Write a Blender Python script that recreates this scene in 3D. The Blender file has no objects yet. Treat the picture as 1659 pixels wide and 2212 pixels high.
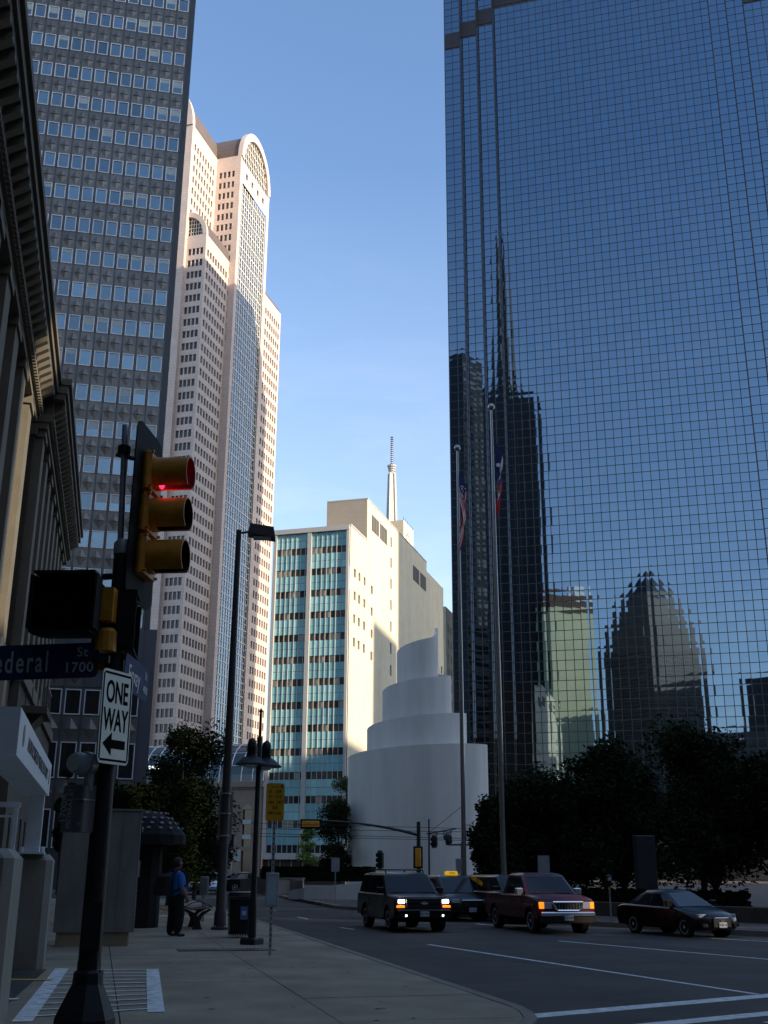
import bpy, bmesh, math, random
from mathutils import Vector, Matrix
rnd = random.Random(7)
R = math.radians
scene = bpy.context.scene
# ------------------------------------------------------------------ camera
CAMZ, PITCH, FPX = 1.75, R(18.1), 2360.0      # eye height, upward tilt, focal length (2212 units = picture height)
cam_d = bpy.data.cameras.new('camera'); cam = bpy.data.objects.new('camera', cam_d)
scene.collection.objects.link(cam); scene.camera = cam
ROLL = R(.32)
cam.location = (0, 0, CAMZ); cam.rotation_euler = (Matrix.Rotation(R(90)+PITCH, 4, 'X') @ Matrix.Rotation(ROLL, 4, 'Z')).to_euler()
cam_d.sensor_fit = 'VERTICAL'; cam_d.sensor_height = 36.0; cam_d.lens = FPX / 2212 * 36
cam_d.clip_start = 0.1; cam_d.clip_end = 8000
# ------------------------------------------------------------------ sky, sun, exposure
SUN_AZ, SUN_EL = R(118), R(20)                 # azimuth clockwise from the view direction (+Y)
w = bpy.data.worlds.new('World'); scene.world = w; w.use_nodes = True
nt = w.node_tree; nt.nodes.clear()
N = nt.nodes.new; L = nt.links.new
out = N('ShaderNodeOutputWorld'); bg = N('ShaderNodeBackground'); bg.inputs[1].default_value = 0.15
sky = N('ShaderNodeTexSky'); sky.sky_type = 'NISHITA'; sky.sun_disc = False
sky.sun_elevation = SUN_EL; sky.sun_rotation = SUN_AZ; sky.air_density = 1.0; sky.dust_density = 1.2; sky.ozone_density = 3.2
tc = N('ShaderNodeTexCoord'); sep = N('ShaderNodeSeparateXYZ'); L(tc.outputs['Generated'], sep.inputs[0])
mp = N('ShaderNodeMapping'); mp.inputs['Scale'].default_value = (3.2, 3.2, 13.0); L(tc.outputs['Generated'], mp.inputs[0])
nz = N('ShaderNodeTexNoise'); nz.inputs['Scale'].default_value = 2.2; nz.inputs['Detail'].default_value = 5; nz.inputs['Roughness'].default_value = 0.6; nz.inputs['Distortion'].default_value = 0.5
L(mp.outputs[0], nz.inputs['Vector'])
cr = N('ShaderNodeMapRange'); cr.inputs[1].default_value = 0.48; cr.inputs[2].default_value = 1.2; L(nz.outputs[0], cr.inputs[0])
er = N('ShaderNodeMapRange'); er.inputs[1].default_value = 0.58; er.inputs[2].default_value = 0.08; L(sep.outputs[2], er.inputs[0])   # fine cloud only low in the sky
hz_ = N('ShaderNodeMath'); hz_.operation = 'MULTIPLY_ADD'; L(cr.outputs[0], hz_.inputs[0]); hz_.inputs[1].default_value = .55; hz_.inputs[2].default_value = .34   # even haze plus a little thin cloud
mu = N('ShaderNodeMath'); mu.operation = 'MULTIPLY'; L(hz_.outputs[0], mu.inputs[0]); L(er.outputs[0], mu.inputs[1])
mx = N('ShaderNodeMix'); mx.data_type = 'RGBA'; L(mu.outputs[0], mx.inputs[0]); L(sky.outputs[0], mx.inputs[6]); mx.inputs[7].default_value = (3.6, 3.8, 4.1, 1)
L(mx.outputs[2], bg.inputs[0]); L(bg.outputs[0], out.inputs[0])
sd = bpy.data.lights.new('sun', 'SUN'); sd.energy = 3.2; sd.angle = R(0.5); sd.color = (1, 0.86, 0.68)
sun = bpy.data.objects.new('sun', sd); scene.collection.objects.link(sun)
SUN = Vector((math.sin(SUN_AZ) * math.cos(SUN_EL), math.cos(SUN_AZ) * math.cos(SUN_EL), math.sin(SUN_EL)))
sun.rotation_euler = SUN.to_track_quat('Z', 'Y').to_euler(); sun.location = (120, -80, 260)
vs = scene.view_settings; vs.view_transform = 'Standard'; vs.look = 'None'; vs.exposure = 1.1; vs.gamma = 1; vs.use_curve_mapping = False

# ------------------------------------------------------------------ helpers
COL = scene.collection
def ray(x, y):
    a = (x - 829.5) / FPX; b = -(y - 1106) / FPX; a, b = a*math.cos(ROLL)-b*math.sin(ROLL), a*math.sin(ROLL)+b*math.cos(ROLL)
    return (a, math.cos(PITCH) - b * math.sin(PITCH), math.sin(PITCH) + b * math.cos(PITCH))
def at(x, y, Y):
    r = ray(x, y); t = Y / r[1]; return Vector((r[0] * t, Y, CAMZ + r[2] * t))
def gr(x, y, z=0.0):
    r = ray(x, y); t = (z - CAMZ) / r[2]; return Vector((r[0] * t, r[1] * t, z))
MATS = {}
def M(name, col, rough=.6, metal=0., var=.12, scale=1.5, bump=0., bscale=30., spec=.5, emit=None, estr=0., coat=0., rand=0., sheets=None, streak=0.):
    m = bpy.data.materials.new(name); m.use_nodes = True; t = m.node_tree; b = t.nodes['Principled BSDF']
    b.inputs['Roughness'].default_value = rough; b.inputs['Metallic'].default_value = metal
    b.inputs['Specular IOR Level'].default_value = spec; b.inputs['Coat Weight'].default_value = coat
    if coat: b.inputs['Coat Roughness'].default_value = .05
    c4 = (*col, 1); b.inputs['Base Color'].default_value = c4
    if emit: b.inputs['Emission Color'].default_value = (*emit, 1); b.inputs['Emission Strength'].default_value = estr
    geo = t.nodes.new('ShaderNodeNewGeometry'); pos = geo.outputs['Position']; last = None
    if var:
        n = t.nodes.new('ShaderNodeTexNoise'); n.inputs['Scale'].default_value = scale; n.inputs['Detail'].default_value = 5; n.inputs['Roughness'].default_value = .62
        if streak:
            sm = t.nodes.new('ShaderNodeMapping'); sm.inputs['Scale'].default_value = (1,1,streak); t.links.new(pos, sm.inputs[0]); t.links.new(sm.outputs[0], n.inputs['Vector'])
        else: t.links.new(pos, n.inputs['Vector'])
        r = t.nodes.new('ShaderNodeMapRange'); r.inputs[1].default_value = .3; r.inputs[2].default_value = .7; r.inputs[3].default_value = 1 - var; r.inputs[4].default_value = 1 + var
        t.links.new(n.outputs[0], r.inputs[0]); last = r.outputs[0]
    if rand:
        oi = t.nodes.new('ShaderNodeObjectInfo'); r2 = t.nodes.new('ShaderNodeMapRange'); r2.inputs[3].default_value = 1 - rand; r2.inputs[4].default_value = 1 + rand
        t.links.new(oi.outputs['Random'], r2.inputs[0])
        if last is None: last = r2.outputs[0]
        else:
            mm = t.nodes.new('ShaderNodeMath'); mm.operation = 'MULTIPLY'; t.links.new(last, mm.inputs[0]); t.links.new(r2.outputs[0], mm.inputs[1]); last = mm.outputs[0]
    csock = None
    if last is not None:
        vm = t.nodes.new('ShaderNodeVectorMath'); vm.operation = 'SCALE'; vm.inputs[0].default_value = col
        t.links.new(last, vm.inputs['Scale']); csock = vm.outputs[0]
    if sheets:   # (yaw, course width, course height, joint, dark factor): fine stone coursing on far walls
        yaw, bw, bh, jt, dk = sheets
        mpn = t.nodes.new('ShaderNodeMapping'); mpn.vector_type = 'TEXTURE'; mpn.inputs['Rotation'].default_value = (0, 0, yaw); t.links.new(pos, mpn.inputs[0])
        sp = t.nodes.new('ShaderNodeSeparateXYZ'); t.links.new(mpn.outputs[0], sp.inputs[0])
        ad = t.nodes.new('ShaderNodeMath'); t.links.new(sp.outputs[0], ad.inputs[0]); t.links.new(sp.outputs[1], ad.inputs[1])
        cb = t.nodes.new('ShaderNodeCombineXYZ'); t.links.new(ad.outputs[0], cb.inputs[0]); t.links.new(sp.outputs[2], cb.inputs[1])
        bt = t.nodes.new('ShaderNodeTexBrick'); bt.inputs['Scale'].default_value = 1; bt.inputs['Brick Width'].default_value = bw; bt.inputs['Row Height'].default_value = bh
        bt.inputs['Mortar Size'].default_value = jt; bt.inputs['Color1'].default_value = (1, 1, 1, 1); bt.inputs['Color2'].default_value = (.93, .93, .93, 1); bt.inputs['Mortar'].default_value = (dk, dk, dk, 1)
        t.links.new(cb.outputs[0], bt.inputs['Vector'])
        mm = t.nodes.new('ShaderNodeMix'); mm.data_type = 'RGBA'; mm.blend_type = 'MULTIPLY'; mm.inputs[0].default_value = 1
        if csock: t.links.new(csock, mm.inputs[6])
        else: mm.inputs[6].default_value = c4
        t.links.new(bt.outputs[0], mm.inputs[7]); csock = mm.outputs[2]
    if csock: t.links.new(csock, b.inputs['Base Color'])
    if bump:
        n2 = t.nodes.new('ShaderNodeTexNoise'); n2.inputs['Scale'].default_value = bscale; n2.inputs['Detail'].default_value = 4; t.links.new(pos, n2.inputs['Vector'])
        bp = t.nodes.new('ShaderNodeBump'); bp.inputs['Strength'].default_value = bump; bp.inputs['Distance'].default_value = .02
        t.links.new(n2.outputs[0], bp.inputs['Height']); t.links.new(bp.outputs[0], b.inputs['Normal'])
    MATS[name] = m; return m

class MB:
    """collects shapes; build() links them as one mesh object"""
    def __init__(s): s.v = []; s.f = []
    def add(s, v, f):
        o = len(s.v); s.v += [tuple(p) for p in v]; s.f += [tuple(i + o for i in q) for q in f]; return s
    def box(s, x0, x1, y0, y1, z0, z1):
        return s.add([(x0,y0,z0),(x1,y0,z0),(x1,y1,z0),(x0,y1,z0),(x0,y0,z1),(x1,y0,z1),(x1,y1,z1),(x0,y1,z1)],
                     [(0,3,2,1),(4,5,6,7),(0,1,5,4),(1,2,6,5),(2,3,7,6),(3,0,4,7)])
    def bbox(s, x0, x1, y0, y1, z0, z1, c=.02):
        """box with chamfered vertical and top edges"""
        pl = [(x0+c,y0),(x1-c,y0),(x1,y0+c),(x1,y1-c),(x1-c,y1),(x0+c,y1),(x0,y1-c),(x0,y0+c)]
        k = len(pl); v = [(x,y,z0) for x,y in pl] + [(x,y,z1-c) for x,y in pl]
        cx, cy = (x0+x1)/2, (y0+y1)/2
        v += [(x-math.copysign(c*.9,x-cx), y-math.copysign(c*.9,y-cy), z1) for x,y in pl]
        f = [tuple(reversed(range(k))), tuple(range(2*k,3*k))]
        for r_ in (0,1): f += [(r_*k+i, r_*k+(i+1)%k, r_*k+k+(i+1)%k, r_*k+k+i) for i in range(k)]
        return s.add(v, f)
    def prism(s, poly, z0, z1):
        k = len(poly); v = [(p[0],p[1],z0) for p in poly] + [(p[0],p[1],z1) for p in poly]
        return s.add(v, [tuple(reversed(range(k))), tuple(range(k,2*k))] + [(i,(i+1)%k,k+(i+1)%k,k+i) for i in range(k)])
    def cyl(s, p0, p1, r0, r1=None, n=12, cap=True):
        p0 = Vector(p0); p1 = Vector(p1); r1 = r0 if r1 is None else r1
        d = (p1-p0).normalized(); a = Vector((0,0,1)) if abs(d.z) < .9 else Vector((1,0,0)); u = d.cross(a).normalized(); q = d.cross(u)
        v = []
        for p, r in ((p0,r0),(p1,r1)):
            for i in range(n):
                t = 2*math.pi*i/n; v.append(p + u*math.cos(t)*r + q*math.sin(t)*r)
        f = [(i,(i+1)%n,n+(i+1)%n,n+i) for i in range(n)]
        if cap: f += [tuple(reversed(range(n))), tuple(range(n,2*n))]
        return s.add(v, f)
    def tube(s, pts, r, n=8):
        for a, b in zip(pts, pts[1:]): s.cyl(a, b, r, r, n)
        return s
    def lathe(s, prof, c=(0,0,0), n=16, axis='z'):
        v = []; k = len(prof)
        for r, z in prof:
            for i in range(n):
                t = 2*math.pi*i/n; x, y = r*math.cos(t), r*math.sin(t)
                p = (x,y,z) if axis == 'z' else ((x,z,y) if axis == 'y' else (z,x,y))
                v.append((p[0]+c[0],p[1]+c[1],p[2]+c[2]))
        f = [(j*n+i, j*n+(i+1)%n, (j+1)*n+(i+1)%n, (j+1)*n+i) for j in range(k-1) for i in range(n)]
        f += [tuple(reversed(range(n))), tuple(range((k-1)*n,k*n))]
        return s.add(v, f)
    def mesh(s, name, mat, smooth=False):
        me = bpy.data.meshes.new(name); me.from_pydata(s.v, [], s.f)
        bm = bmesh.new(); bm.from_mesh(me); bmesh.ops.recalc_face_normals(bm, faces=bm.faces); bm.to_mesh(me); bm.free()
        if mat: me.materials.append(MATS[mat])
        if smooth:
            for p in me.polygons: p.use_smooth = True
            try: me.set_sharp_from_angle(angle=R(40))
            except Exception: pass
        return me
    def build(s, name, mat, parent=None, smooth=False):
        return link(name, s.mesh(name, mat, smooth), parent)
def link(name, me, parent=None, loc=None, rot=None):
    o = bpy.data.objects.new(name, me); COL.objects.link(o)
    if parent: o.parent = parent
    if loc is not None: o.location = loc
    if rot is not None: o.rotation_euler = rot
    return o
def tag(o, label=None, cat=None, group=None, kind=None):
    if label: o['label'] = label
    if cat: o['category'] = cat
    if group: o['group'] = group
    if kind: o['kind'] = kind
    return o
def thing(name, label, cat, loc=(0,0,0), rz=0., group=None):
    o = bpy.data.objects.new(name, None); COL.objects.link(o); o.location = loc; o.rotation_euler = (0,0,rz)
    o.empty_display_size = .3
    return tag(o, label, cat, group)
def boxm(name, mat, x0, x1, y0, y1, z0, z1, parent=None): return MB().box(x0,x1,y0,y1,z0,z1).build(name, mat, parent)
def text(s, size, mat, parent, loc, rot, name='lettering', ext=.002, xs=1.0, align='CENTER', sp=1.0, off=.012):
    c = bpy.data.curves.new(name, 'FONT'); c.body = s; c.size = size; c.align_x = align; c.align_y = 'CENTER'; c.extrude = ext; c.space_character = sp; c.space_line = .85; c.offset = size*off
    o = bpy.data.objects.new(name, c); COL.objects.link(o)
    dg = bpy.context.evaluated_depsgraph_get(); me = bpy.data.meshes.new_from_object(o.evaluated_get(dg))
    bpy.data.objects.remove(o); me.materials.clear(); me.materials.append(MATS[mat])
    t = link(name, me, parent, loc, rot); t.scale = (xs, 1, 1); return t
def copy_tree(o, parent=None):
    c = o.copy(); COL.objects.link(c)
    if parent: c.parent = parent
    for ch in list(o.children): copy_tree(ch, c)
    return c

class Facade:
    """walls with real window openings in a building's local frame; F faces -Y (u = +X), R faces +X (u = +Y), L faces -X, B faces +Y"""
    def __init__(s, root, wallmat): s.root = root; s.wall = MB(); s.mat = wallmat; s.op = []
    def P(s, face, o, u, z, d):
        x, y, z0 = o
        return {'F': (x+u, y+d, z0+z), 'R': (x-d, y+u, z0+z), 'L': (x+d, y+u, z0+z), 'B': (x+u, y-d, z0+z)}[face]
    def add(s, face, o, W, H, xs=(), zs=(), depth=.3, pane='pane'):
        P = lambda u, z, d=0: s.P(face, o, u, z, d)
        q = lambda a, b, c, d: s.wall.add([a,b,c,d], [(0,1,2,3)])
        xs = sorted(xs); zs = sorted(zs); zc = 0
        for (z0, z1) in zs:
            if z0 > zc: q(P(0,zc),P(W,zc),P(W,z0),P(0,z0))
            xc = 0
            for (a, b) in xs:
                if a > xc: q(P(xc,z0),P(a,z0),P(a,z1),P(xc,z1))
                q(P(a,z0),P(b,z0),P(b,z0,depth),P(a,z0,depth)); q(P(a,z1),P(b,z1),P(b,z1,depth),P(a,z1,depth))
                q(P(a,z0),P(a,z1),P(a,z1,depth),P(a,z0,depth)); q(P(b,z0),P(b,z1),P(b,z1,depth),P(b,z0,depth))
                s.op.append((face, P((a+b)/2,(z0+z1)/2,depth), b-a, z1-z0, pane)); xc = b
            if xc < W: q(P(xc,z0),P(W,z0),P(W,z1),P(xc,z1))
            zc = z1
        if zc < H: q(P(0,zc),P(W,zc),P(W,H),P(0,H))
        return s
    def finish(s, panemat, limit=300, zmin=12, wallname='wall', name='window_pane', mats=None):
        s.root['_'] = 0; del s.root['_']
        me = s.wall
        wm = bpy.data.meshes.new(wallname); wm.from_pydata(me.v, [], me.f)
        bm = bmesh.new(); bm.from_mesh(wm); bmesh.ops.remove_doubles(bm, verts=bm.verts, dist=.0005); bmesh.ops.recalc_face_normals(bm, faces=bm.faces); bm.to_mesh(wm); bm.free()
        wm.materials.append(MATS[s.mat]); wo = link(wallname, wm, s.root)
        mw = Matrix.Translation(s.root.location) @ s.root.rotation_euler.to_matrix().to_4x4()
        def dist(op):
            p = mw @ Vector(op[1]); return (p - Vector((0,0,CAMZ))).length + (1e5 if p.z < zmin else 0)
        ops = sorted(s.op, key=dist); cache = {}; rest = {}
        rz = {'F': 0, 'R': R(90), 'B': R(180), 'L': R(-90)}
        for i, (face, c, w_, h_, pm) in enumerate(ops):
            pm = (mats or {}).get(pm, panemat)
            if i < limit:
                k = (round(w_,2), round(h_,2), pm)
                if k not in cache: cache[k] = MB().box(-w_/2-.02,w_/2+.02,-.03,.03,-h_/2-.02,h_/2+.02).mesh(name, pm)
                link(name, cache[k], s.root, c, (0,0,rz[face]))
            else:
                b = rest.setdefault(pm, MB()); x, y, z = c
                if face in 'FB': b.box(x-w_/2-.02,x+w_/2+.02,y-.03,y+.03,z-h_/2-.02,z+h_/2+.02)
                else: b.box(x-.03,x+.03,y-w_/2-.02,y+w_/2+.02,z-h_/2-.02,z+h_/2+.02)
        for pm, b in rest.items(): tag(b.build('window_panes', pm, s.root), kind='stuff')
        return wo
def spread(W, n, w_, m0, m1=None):
    """n openings of width w_ spaced evenly over W with margins"""
    m1 = m0 if m1 is None else m1; p = (W-m0-m1)/n
    return [(m0+p*(i+.5)-w_/2, m0+p*(i+.5)+w_/2) for i in range(n)]

# ------------------------------------------------------------------ materials
M('asphalt', (.060,.054,.046), .85, var=.38, scale=.45, bump=.5, bscale=60)
M('asphalt_patch', (.046,.042,.037), .85, var=.25, scale=2, bump=.4, bscale=60)
M('concrete', (.32,.255,.175), .85, var=.30, scale=.7, bump=.35, bscale=50)
M('concrete_pale', (.30,.275,.23), .8, var=.2, scale=1.6, streak=.25, bump=.3, bscale=30)
M('kerbstone', (.25,.22,.17), .85, var=.2, scale=1.5, bump=.3)
M('brick_paving', (.10,.075,.06), .85, var=.25, scale=2.5, bump=.4, bscale=25)
M('joint', (.05,.048,.045), .9, var=.1)
M('paint', (.75,.76,.72), .7, var=.35, scale=7)
M('paint_yellow', (.6,.36,.05), .7, var=.25, scale=7)
M('earth', (.12,.11,.1), .9, var=.2, scale=.2)
M('granite_pink', (.66,.515,.43), .55, var=.06, scale=.3, sheets=(R(-16),1.6,1.0,.035,.72))
M('granite_trim', (.62,.485,.41), .5, var=.05, scale=.3)
M('copper', (.14,.105,.085), .5, var=.15, scale=.4)
M('dark_glass', (.025,.028,.032), .12, var=.1, spec=.6)
M('mirror_teal', (.30,.36,.42), .06, metal=1, var=.04)
M('lattice', (.72,.66,.56), .5, var=.03)
for k_, c_ in enumerate(((.160,.232,.305),(.167,.240,.313),(.154,.225,.300),(.163,.234,.303))): M('tower_glass_%d' % k_, c_, .02, metal=1, var=.0)
M('return_glass', (.022,.03,.04), .03, metal=1, var=0)  # tower glass darkened in colour to mute the sky reflected by the return faces
M('mullion', (.006,.006,.006), .5, var=.05)
M('louvre_dark', (.004,.004,.008), .5, var=.1)
M('tower_core', (.02,.022,.026), .5, var=.0)
M('aluminium', (.135,.130,.122), .42, metal=.5, var=.14, scale=.25, rand=.12)
M('aluminium_plain', (.085,.09,.10), .5, metal=.5, var=.1, scale=.3)
M('aluminium_dark', (.035,.038,.045), .5, metal=.4, var=.1)
M('window_white', (.55,.56,.57), .45, var=.05)
M('blue_glass', (.14,.19,.22), .05, metal=.85, var=.12, scale=.15, rand=.22)
M('black_glass', (.012,.013,.015), .08, var=0, spec=.7)
M('blind', (.30,.36,.38), .5, var=.1)
M('teal_a', (.42,.76,.75), .18, var=.06, rand=.10, coat=.5)
M('teal_b', (.28,.58,.61), .15, var=.06, rand=.10, coat=.5)
M('spire_white', (.62,.58,.50), .6, var=.05)
M('trim_white', (.58,.56,.52), .5, var=.04)
M('cream_stucco', (.78,.69,.50), .8, var=.08, scale=.6, streak=.12, sheets=(R(-16),1.2,.8,.01,.93))
M('cream_brick', (.50,.43,.34), .8, var=.05, scale=.3, sheets=(R(-16),.8,.5,.03,.9))
M('band_glass', (.095,.082,.066), .1, metal=.0, var=.4, scale=.5, rand=.6, spec=.8)
M('blind_beige', (.42,.38,.30), .6, var=.1)
M('chapel_white', (.74,.71,.65), .8, var=.10, scale=.9, bump=.3, bscale=14, streak=.12)
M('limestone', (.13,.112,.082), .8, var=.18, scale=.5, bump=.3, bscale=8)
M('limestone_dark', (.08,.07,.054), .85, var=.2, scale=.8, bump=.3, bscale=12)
M('terra_cotta', (.30,.23,.15), .8, var=.2, scale=2)
M('brownstone', (.21,.165,.135), .85, var=.12, scale=.5, sheets=(R(-16),.9,.4,.03,.75))
M('base_brown', (.05,.036,.028), .6, var=.2)
M('steel_pole', (.45,.45,.45), .32, metal=.9, var=.05)
M('galvanised', (.45,.46,.47), .5, metal=.6, var=.15, scale=4)
M('pole_black', (.009,.008,.008), .6, var=.2, scale=5, bump=.15, bscale=60)
M('pole_bronze', (.045,.036,.03), .5, var=.2, scale=3)
M('signal_yellow', (.72,.28,.012), .5, var=.28, scale=6, bump=.12, bscale=50)
M('signal_black', (.004,.004,.004), .85, var=.1)
M('lens_red', (.5,.01,.02), .25, var=0, emit=(1,.01,.04), estr=3.2)
M('lens_dark', (.012,.010,.008), .25, var=0)
M('sign_blue', (.012,.025,.12), .7, var=.12, scale=6)
M('sign_white', (.62,.66,.58), .4, var=.06, scale=5)
M('letter_white', (.60,.63,.65), .45, var=.05)
M('letter_black', (.006,.006,.006), .9, var=0, spec=.05)
M('sign_yellow', (.68,.34,.01), .45, var=.06)
M('cabinet_grey', (.25,.24,.22), .6, metal=.2, var=.3, scale=2.2, streak=.3, bump=.12, bscale=8)
M('rust', (.09,.045,.025), .8, var=.3, scale=9)
M('gate_white', (.82,.84,.86), .5, var=.07, scale=3)
M('awning_dark', (.10,.10,.10), .7, var=.1)
M('iron', (.012,.012,.013), .45, var=.15)
M('bark', (.055,.042,.032), .9, var=.3, scale=9, bump=.5, bscale=30)
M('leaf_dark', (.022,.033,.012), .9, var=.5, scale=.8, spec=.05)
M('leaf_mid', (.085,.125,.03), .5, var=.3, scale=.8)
M('leaf_sunlit', (.20,.30,.05), .5, var=.25, scale=1.2)  # leaf green raised to put a patch of sun into the colour
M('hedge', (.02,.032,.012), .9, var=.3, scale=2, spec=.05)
M('car_black', (.003,.003,.004), .3, var=0, coat=.25, spec=.25)
M('car_red', (.085,.003,.005), .35, var=0, coat=.3, spec=.3)
M('car_grey', (.10,.10,.11), .25, var=0, coat=1, metal=.3)
M('car_brown', (.014,.011,.010), .3, var=0, coat=.3, spec=.3)
M('car_silver', (.42,.45,.5), .25, var=0, coat=1, metal=.5)
M('car_glass', (.010,.012,.015), .04, var=0, spec=.3)
M('tyre', (.012,.012,.012), .8, var=.1)
M('chrome', (.9,.9,.9), .12, metal=.85, var=0)
M('alloy', (.7,.7,.72), .3, metal=.3, var=0)
M('plastic_black', (.010,.010,.011), .6, var=0)
M('lamp_clear', (.55,.57,.6), .12, var=0, spec=.8)
M('globe_glass', (.06,.065,.07), .15, var=0, spec=.5)
M('headlamp_on', (1,1,.9), .2, var=0, emit=(1,.93,.78), estr=5)
M('amber_on', (.9,.3,.02), .2, var=0, emit=(1,.2,.01), estr=.9)
M('fog_on', (.8,1,1), .2, var=0, emit=(.7,.95,1), estr=2.5)
M('plate', (.55,.58,.6), .5, var=.05)
M('taxi_yellow', (.75,.42,.01), .4, var=0, emit=(1,.55,.02), estr=.25)
M('tail_red', (.35,.01,.01), .3, var=0, emit=(1,.02,.02), estr=1.5)
M('skin', (.33,.17,.11), .6, var=.08)
M('hair', (.035,.022,.015), .7, var=.2, scale=30)
M('shirt', (.03,.16,.50), .85, var=.12, scale=8, bump=.4, bscale=14)
M('trousers', (.010,.010,.013), .9, var=.15, bump=.3, bscale=14)
M('backpack_black', (.012,.012,.015), .8, var=.2)
M('flag_red', (.7,.03,.04), .8, var=.06)
M('flag_white', (.92,.9,.88), .8, var=.05)
M('flag_blue', (.02,.03,.16), .8, var=.06)
M('sticker_blue', (.10,.2,.45), .5, var=.1)
M('wire_black', (.006,.006,.006), .6, var=0)
M('poster', (.45,.52,.6), .3, var=.15, scale=4)
M('neon_white', (.9,.9,.9), .4, var=0, emit=(.9,1,1), estr=1.6)
M('office_beige', (.74,.70,.42), .8, var=.04, scale=.1, sheets=(R(30),1.5,1.0,.02,.94))
M('office_brown', (.10,.05,.035), .8, var=.1)
M('office_dark', (.03,.032,.036), .45, var=.1, scale=.1)
M('office_grey', (.30,.27,.24), .7, var=.08, scale=.1)
M('office_mid', (.17,.155,.14), .7, var=.1, scale=.1)
M('vault_glass', (.05,.07,.08), .1, var=.1, metal=.3)
# ================================================================== THE SETTING
YA, YB = R(-16), R(13.4)                # street grids: far blocks turned right, near blocks turned left
tag(boxm('ground', 'earth', -1500, 1500, -1200, 2500, -.6, -.03), kind='structure')
KX = lambda Y: 1.78 - .2475*(Y-14.6)    # left kerb line
road_poly = [(40,-30),(40,2),(10.4,33.2),(-2.1,53),(-7,75),(-24,150),(-60,300),(-72,300),(-33,150),(-14.4,80),(KX(50),50),(KX(14.8),14.8)]
arc = [(1.80,14.2),(1.78,13.6),(1.66,13.1),(1.40,12.65),(1.0,12.35)]
road_poly += arc + [(-12,4.8),(-40,-12),(-40,-30)]
def sheet(name, poly, z, mat, kind='structure', parent=None, th=.02):
    o = MB().prism(poly, z-th, z).build(name, mat, parent)
    if kind: tag(o, kind=kind)
    return o
sheet('road', road_poly, 0, 'asphalt')
# left pavement: base sheet with separate cast slabs
side = [(KX(14.8),14.8),(KX(50),50),(-14.4,80),(-33,150),(-48,150),(-27,80),(-24,70),(-8.5,0),(-12,4.8)] 
walk = [p for p in [(-12,4.8)] + list(reversed(arc)) + [(KX(14.8),14.8),(KX(50),50),(-14.4,80),(-33,150),(-60,150),(-30,60)]]
sw = sheet('sidewalk', walk, .115, 'joint', th=.13)
def clip(poly, a, b, c):
    out_ = []
    for i in range(len(poly)):
        p, q = poly[i], poly[(i+1)%len(poly)]; dp = a*p[0]+b*p[1]-c; dq = a*q[0]+b*q[1]-c
        if dp <= 0: out_.append(p)
        if dp*dq < 0: t = dp/(dp-dq); out_.append((p[0]+t*(q[0]-p[0]), p[1]+t*(q[1]-p[1])))
    return out_
ka = math.atan(.2475); kn = (math.cos(ka), math.sin(ka)); kc = kn[0]*KX(20)+kn[1]*20 - .17
kd = (-math.sin(ka), math.cos(ka))
for i in range(-1, 24):
    for j in range(0, 5):
        S = 2.35; x1 = kc - j*S; x0 = x1 - S + .014; y0 = 8.2 + i*S; y1 = y0 + S - .014
        pl = [(kn[0]*x+kd[0]*y, kn[1]*x+kd[1]*y) for x, y in ((x0,y0),(x1,y0),(x1,y1),(x0,y1))]
        for k in range(len(arc)-1):
            p, q = arc[k], arc[k+1]; n_ = (-(q[1]-p[1]), q[0]-p[0]); ln = math.hypot(*n_); n_ = (n_[0]/ln, n_[1]/ln)
            if n_[0]*(0-p[0])+n_[1]*(20-p[1]) > 0: n_ = (-n_[0], -n_[1])
            pl = clip(pl, n_[0], n_[1], n_[0]*p[0]+n_[1]*p[1]-.16)
            if len(pl) < 3: break
        if len(pl) >= 3:
            p, q = arc[-1], (-12, 4.8); n_ = (-(q[1]-p[1]), q[0]-p[0]); ln = math.hypot(*n_); n_ = (n_[0]/ln, n_[1]/ln)
            if n_[1] > 0: n_ = (-n_[0], -n_[1])
            pl = clip(pl, n_[0], n_[1], n_[0]*p[0]+n_[1]*p[1]-.16)
        if len(pl) < 3: continue
        MB().prism(pl, .10, .15 + rnd.uniform(-.002,.002)).build('paving_slab', 'concrete', sw)
kline = [(-12,4.8)] + list(reversed(arc)) + [(KX(Y),Y) for Y in [14.8+2.2*i for i in range(17)]]
for p, q in zip(kline, kline[1:]):
    d = Vector((q[0]-p[0], q[1]-p[1])); d.normalize(); n_ = Vector((d.y,-d.x)); g = d*.006
    a, b = Vector(p)+g, Vector(q)-g
    MB().prism([a-n_*.15, a, b, b-n_*.15], -.05, .152).build('kerb_stone', 'kerbstone', sw)
# right pavement in front of the plaza
plaza = [(40,2.1),(10.4,33.3),(-2.05,53.1),(-6.9,75.1),(-23.9,150),(-58,300),(250,300),(250,2)]
pz = sheet('plaza_pavement', plaza, .14, 'brick_paving', th=.16)
pk = [(40,2.1),(28,14.7),(19,24.2),(10.4,33.3),(6.3,39.8),(2.1,46.5),(-2.05,53.1),(-4.4,64),(-6.9,75.1)]
for p, q in zip(pk, pk[1:]):
    d = Vector((q[0]-p[0], q[1]-p[1])); d.normalize(); n_ = Vector((-d.y,d.x)); a, b = Vector(p)+d*.006, Vector(q)-d*.006
    MB().prism([a+n_*.02, a-n_*.16, b-n_*.16, b+n_*.02], -.05, .15).build('kerb_stone', 'kerbstone', pz)
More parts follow.
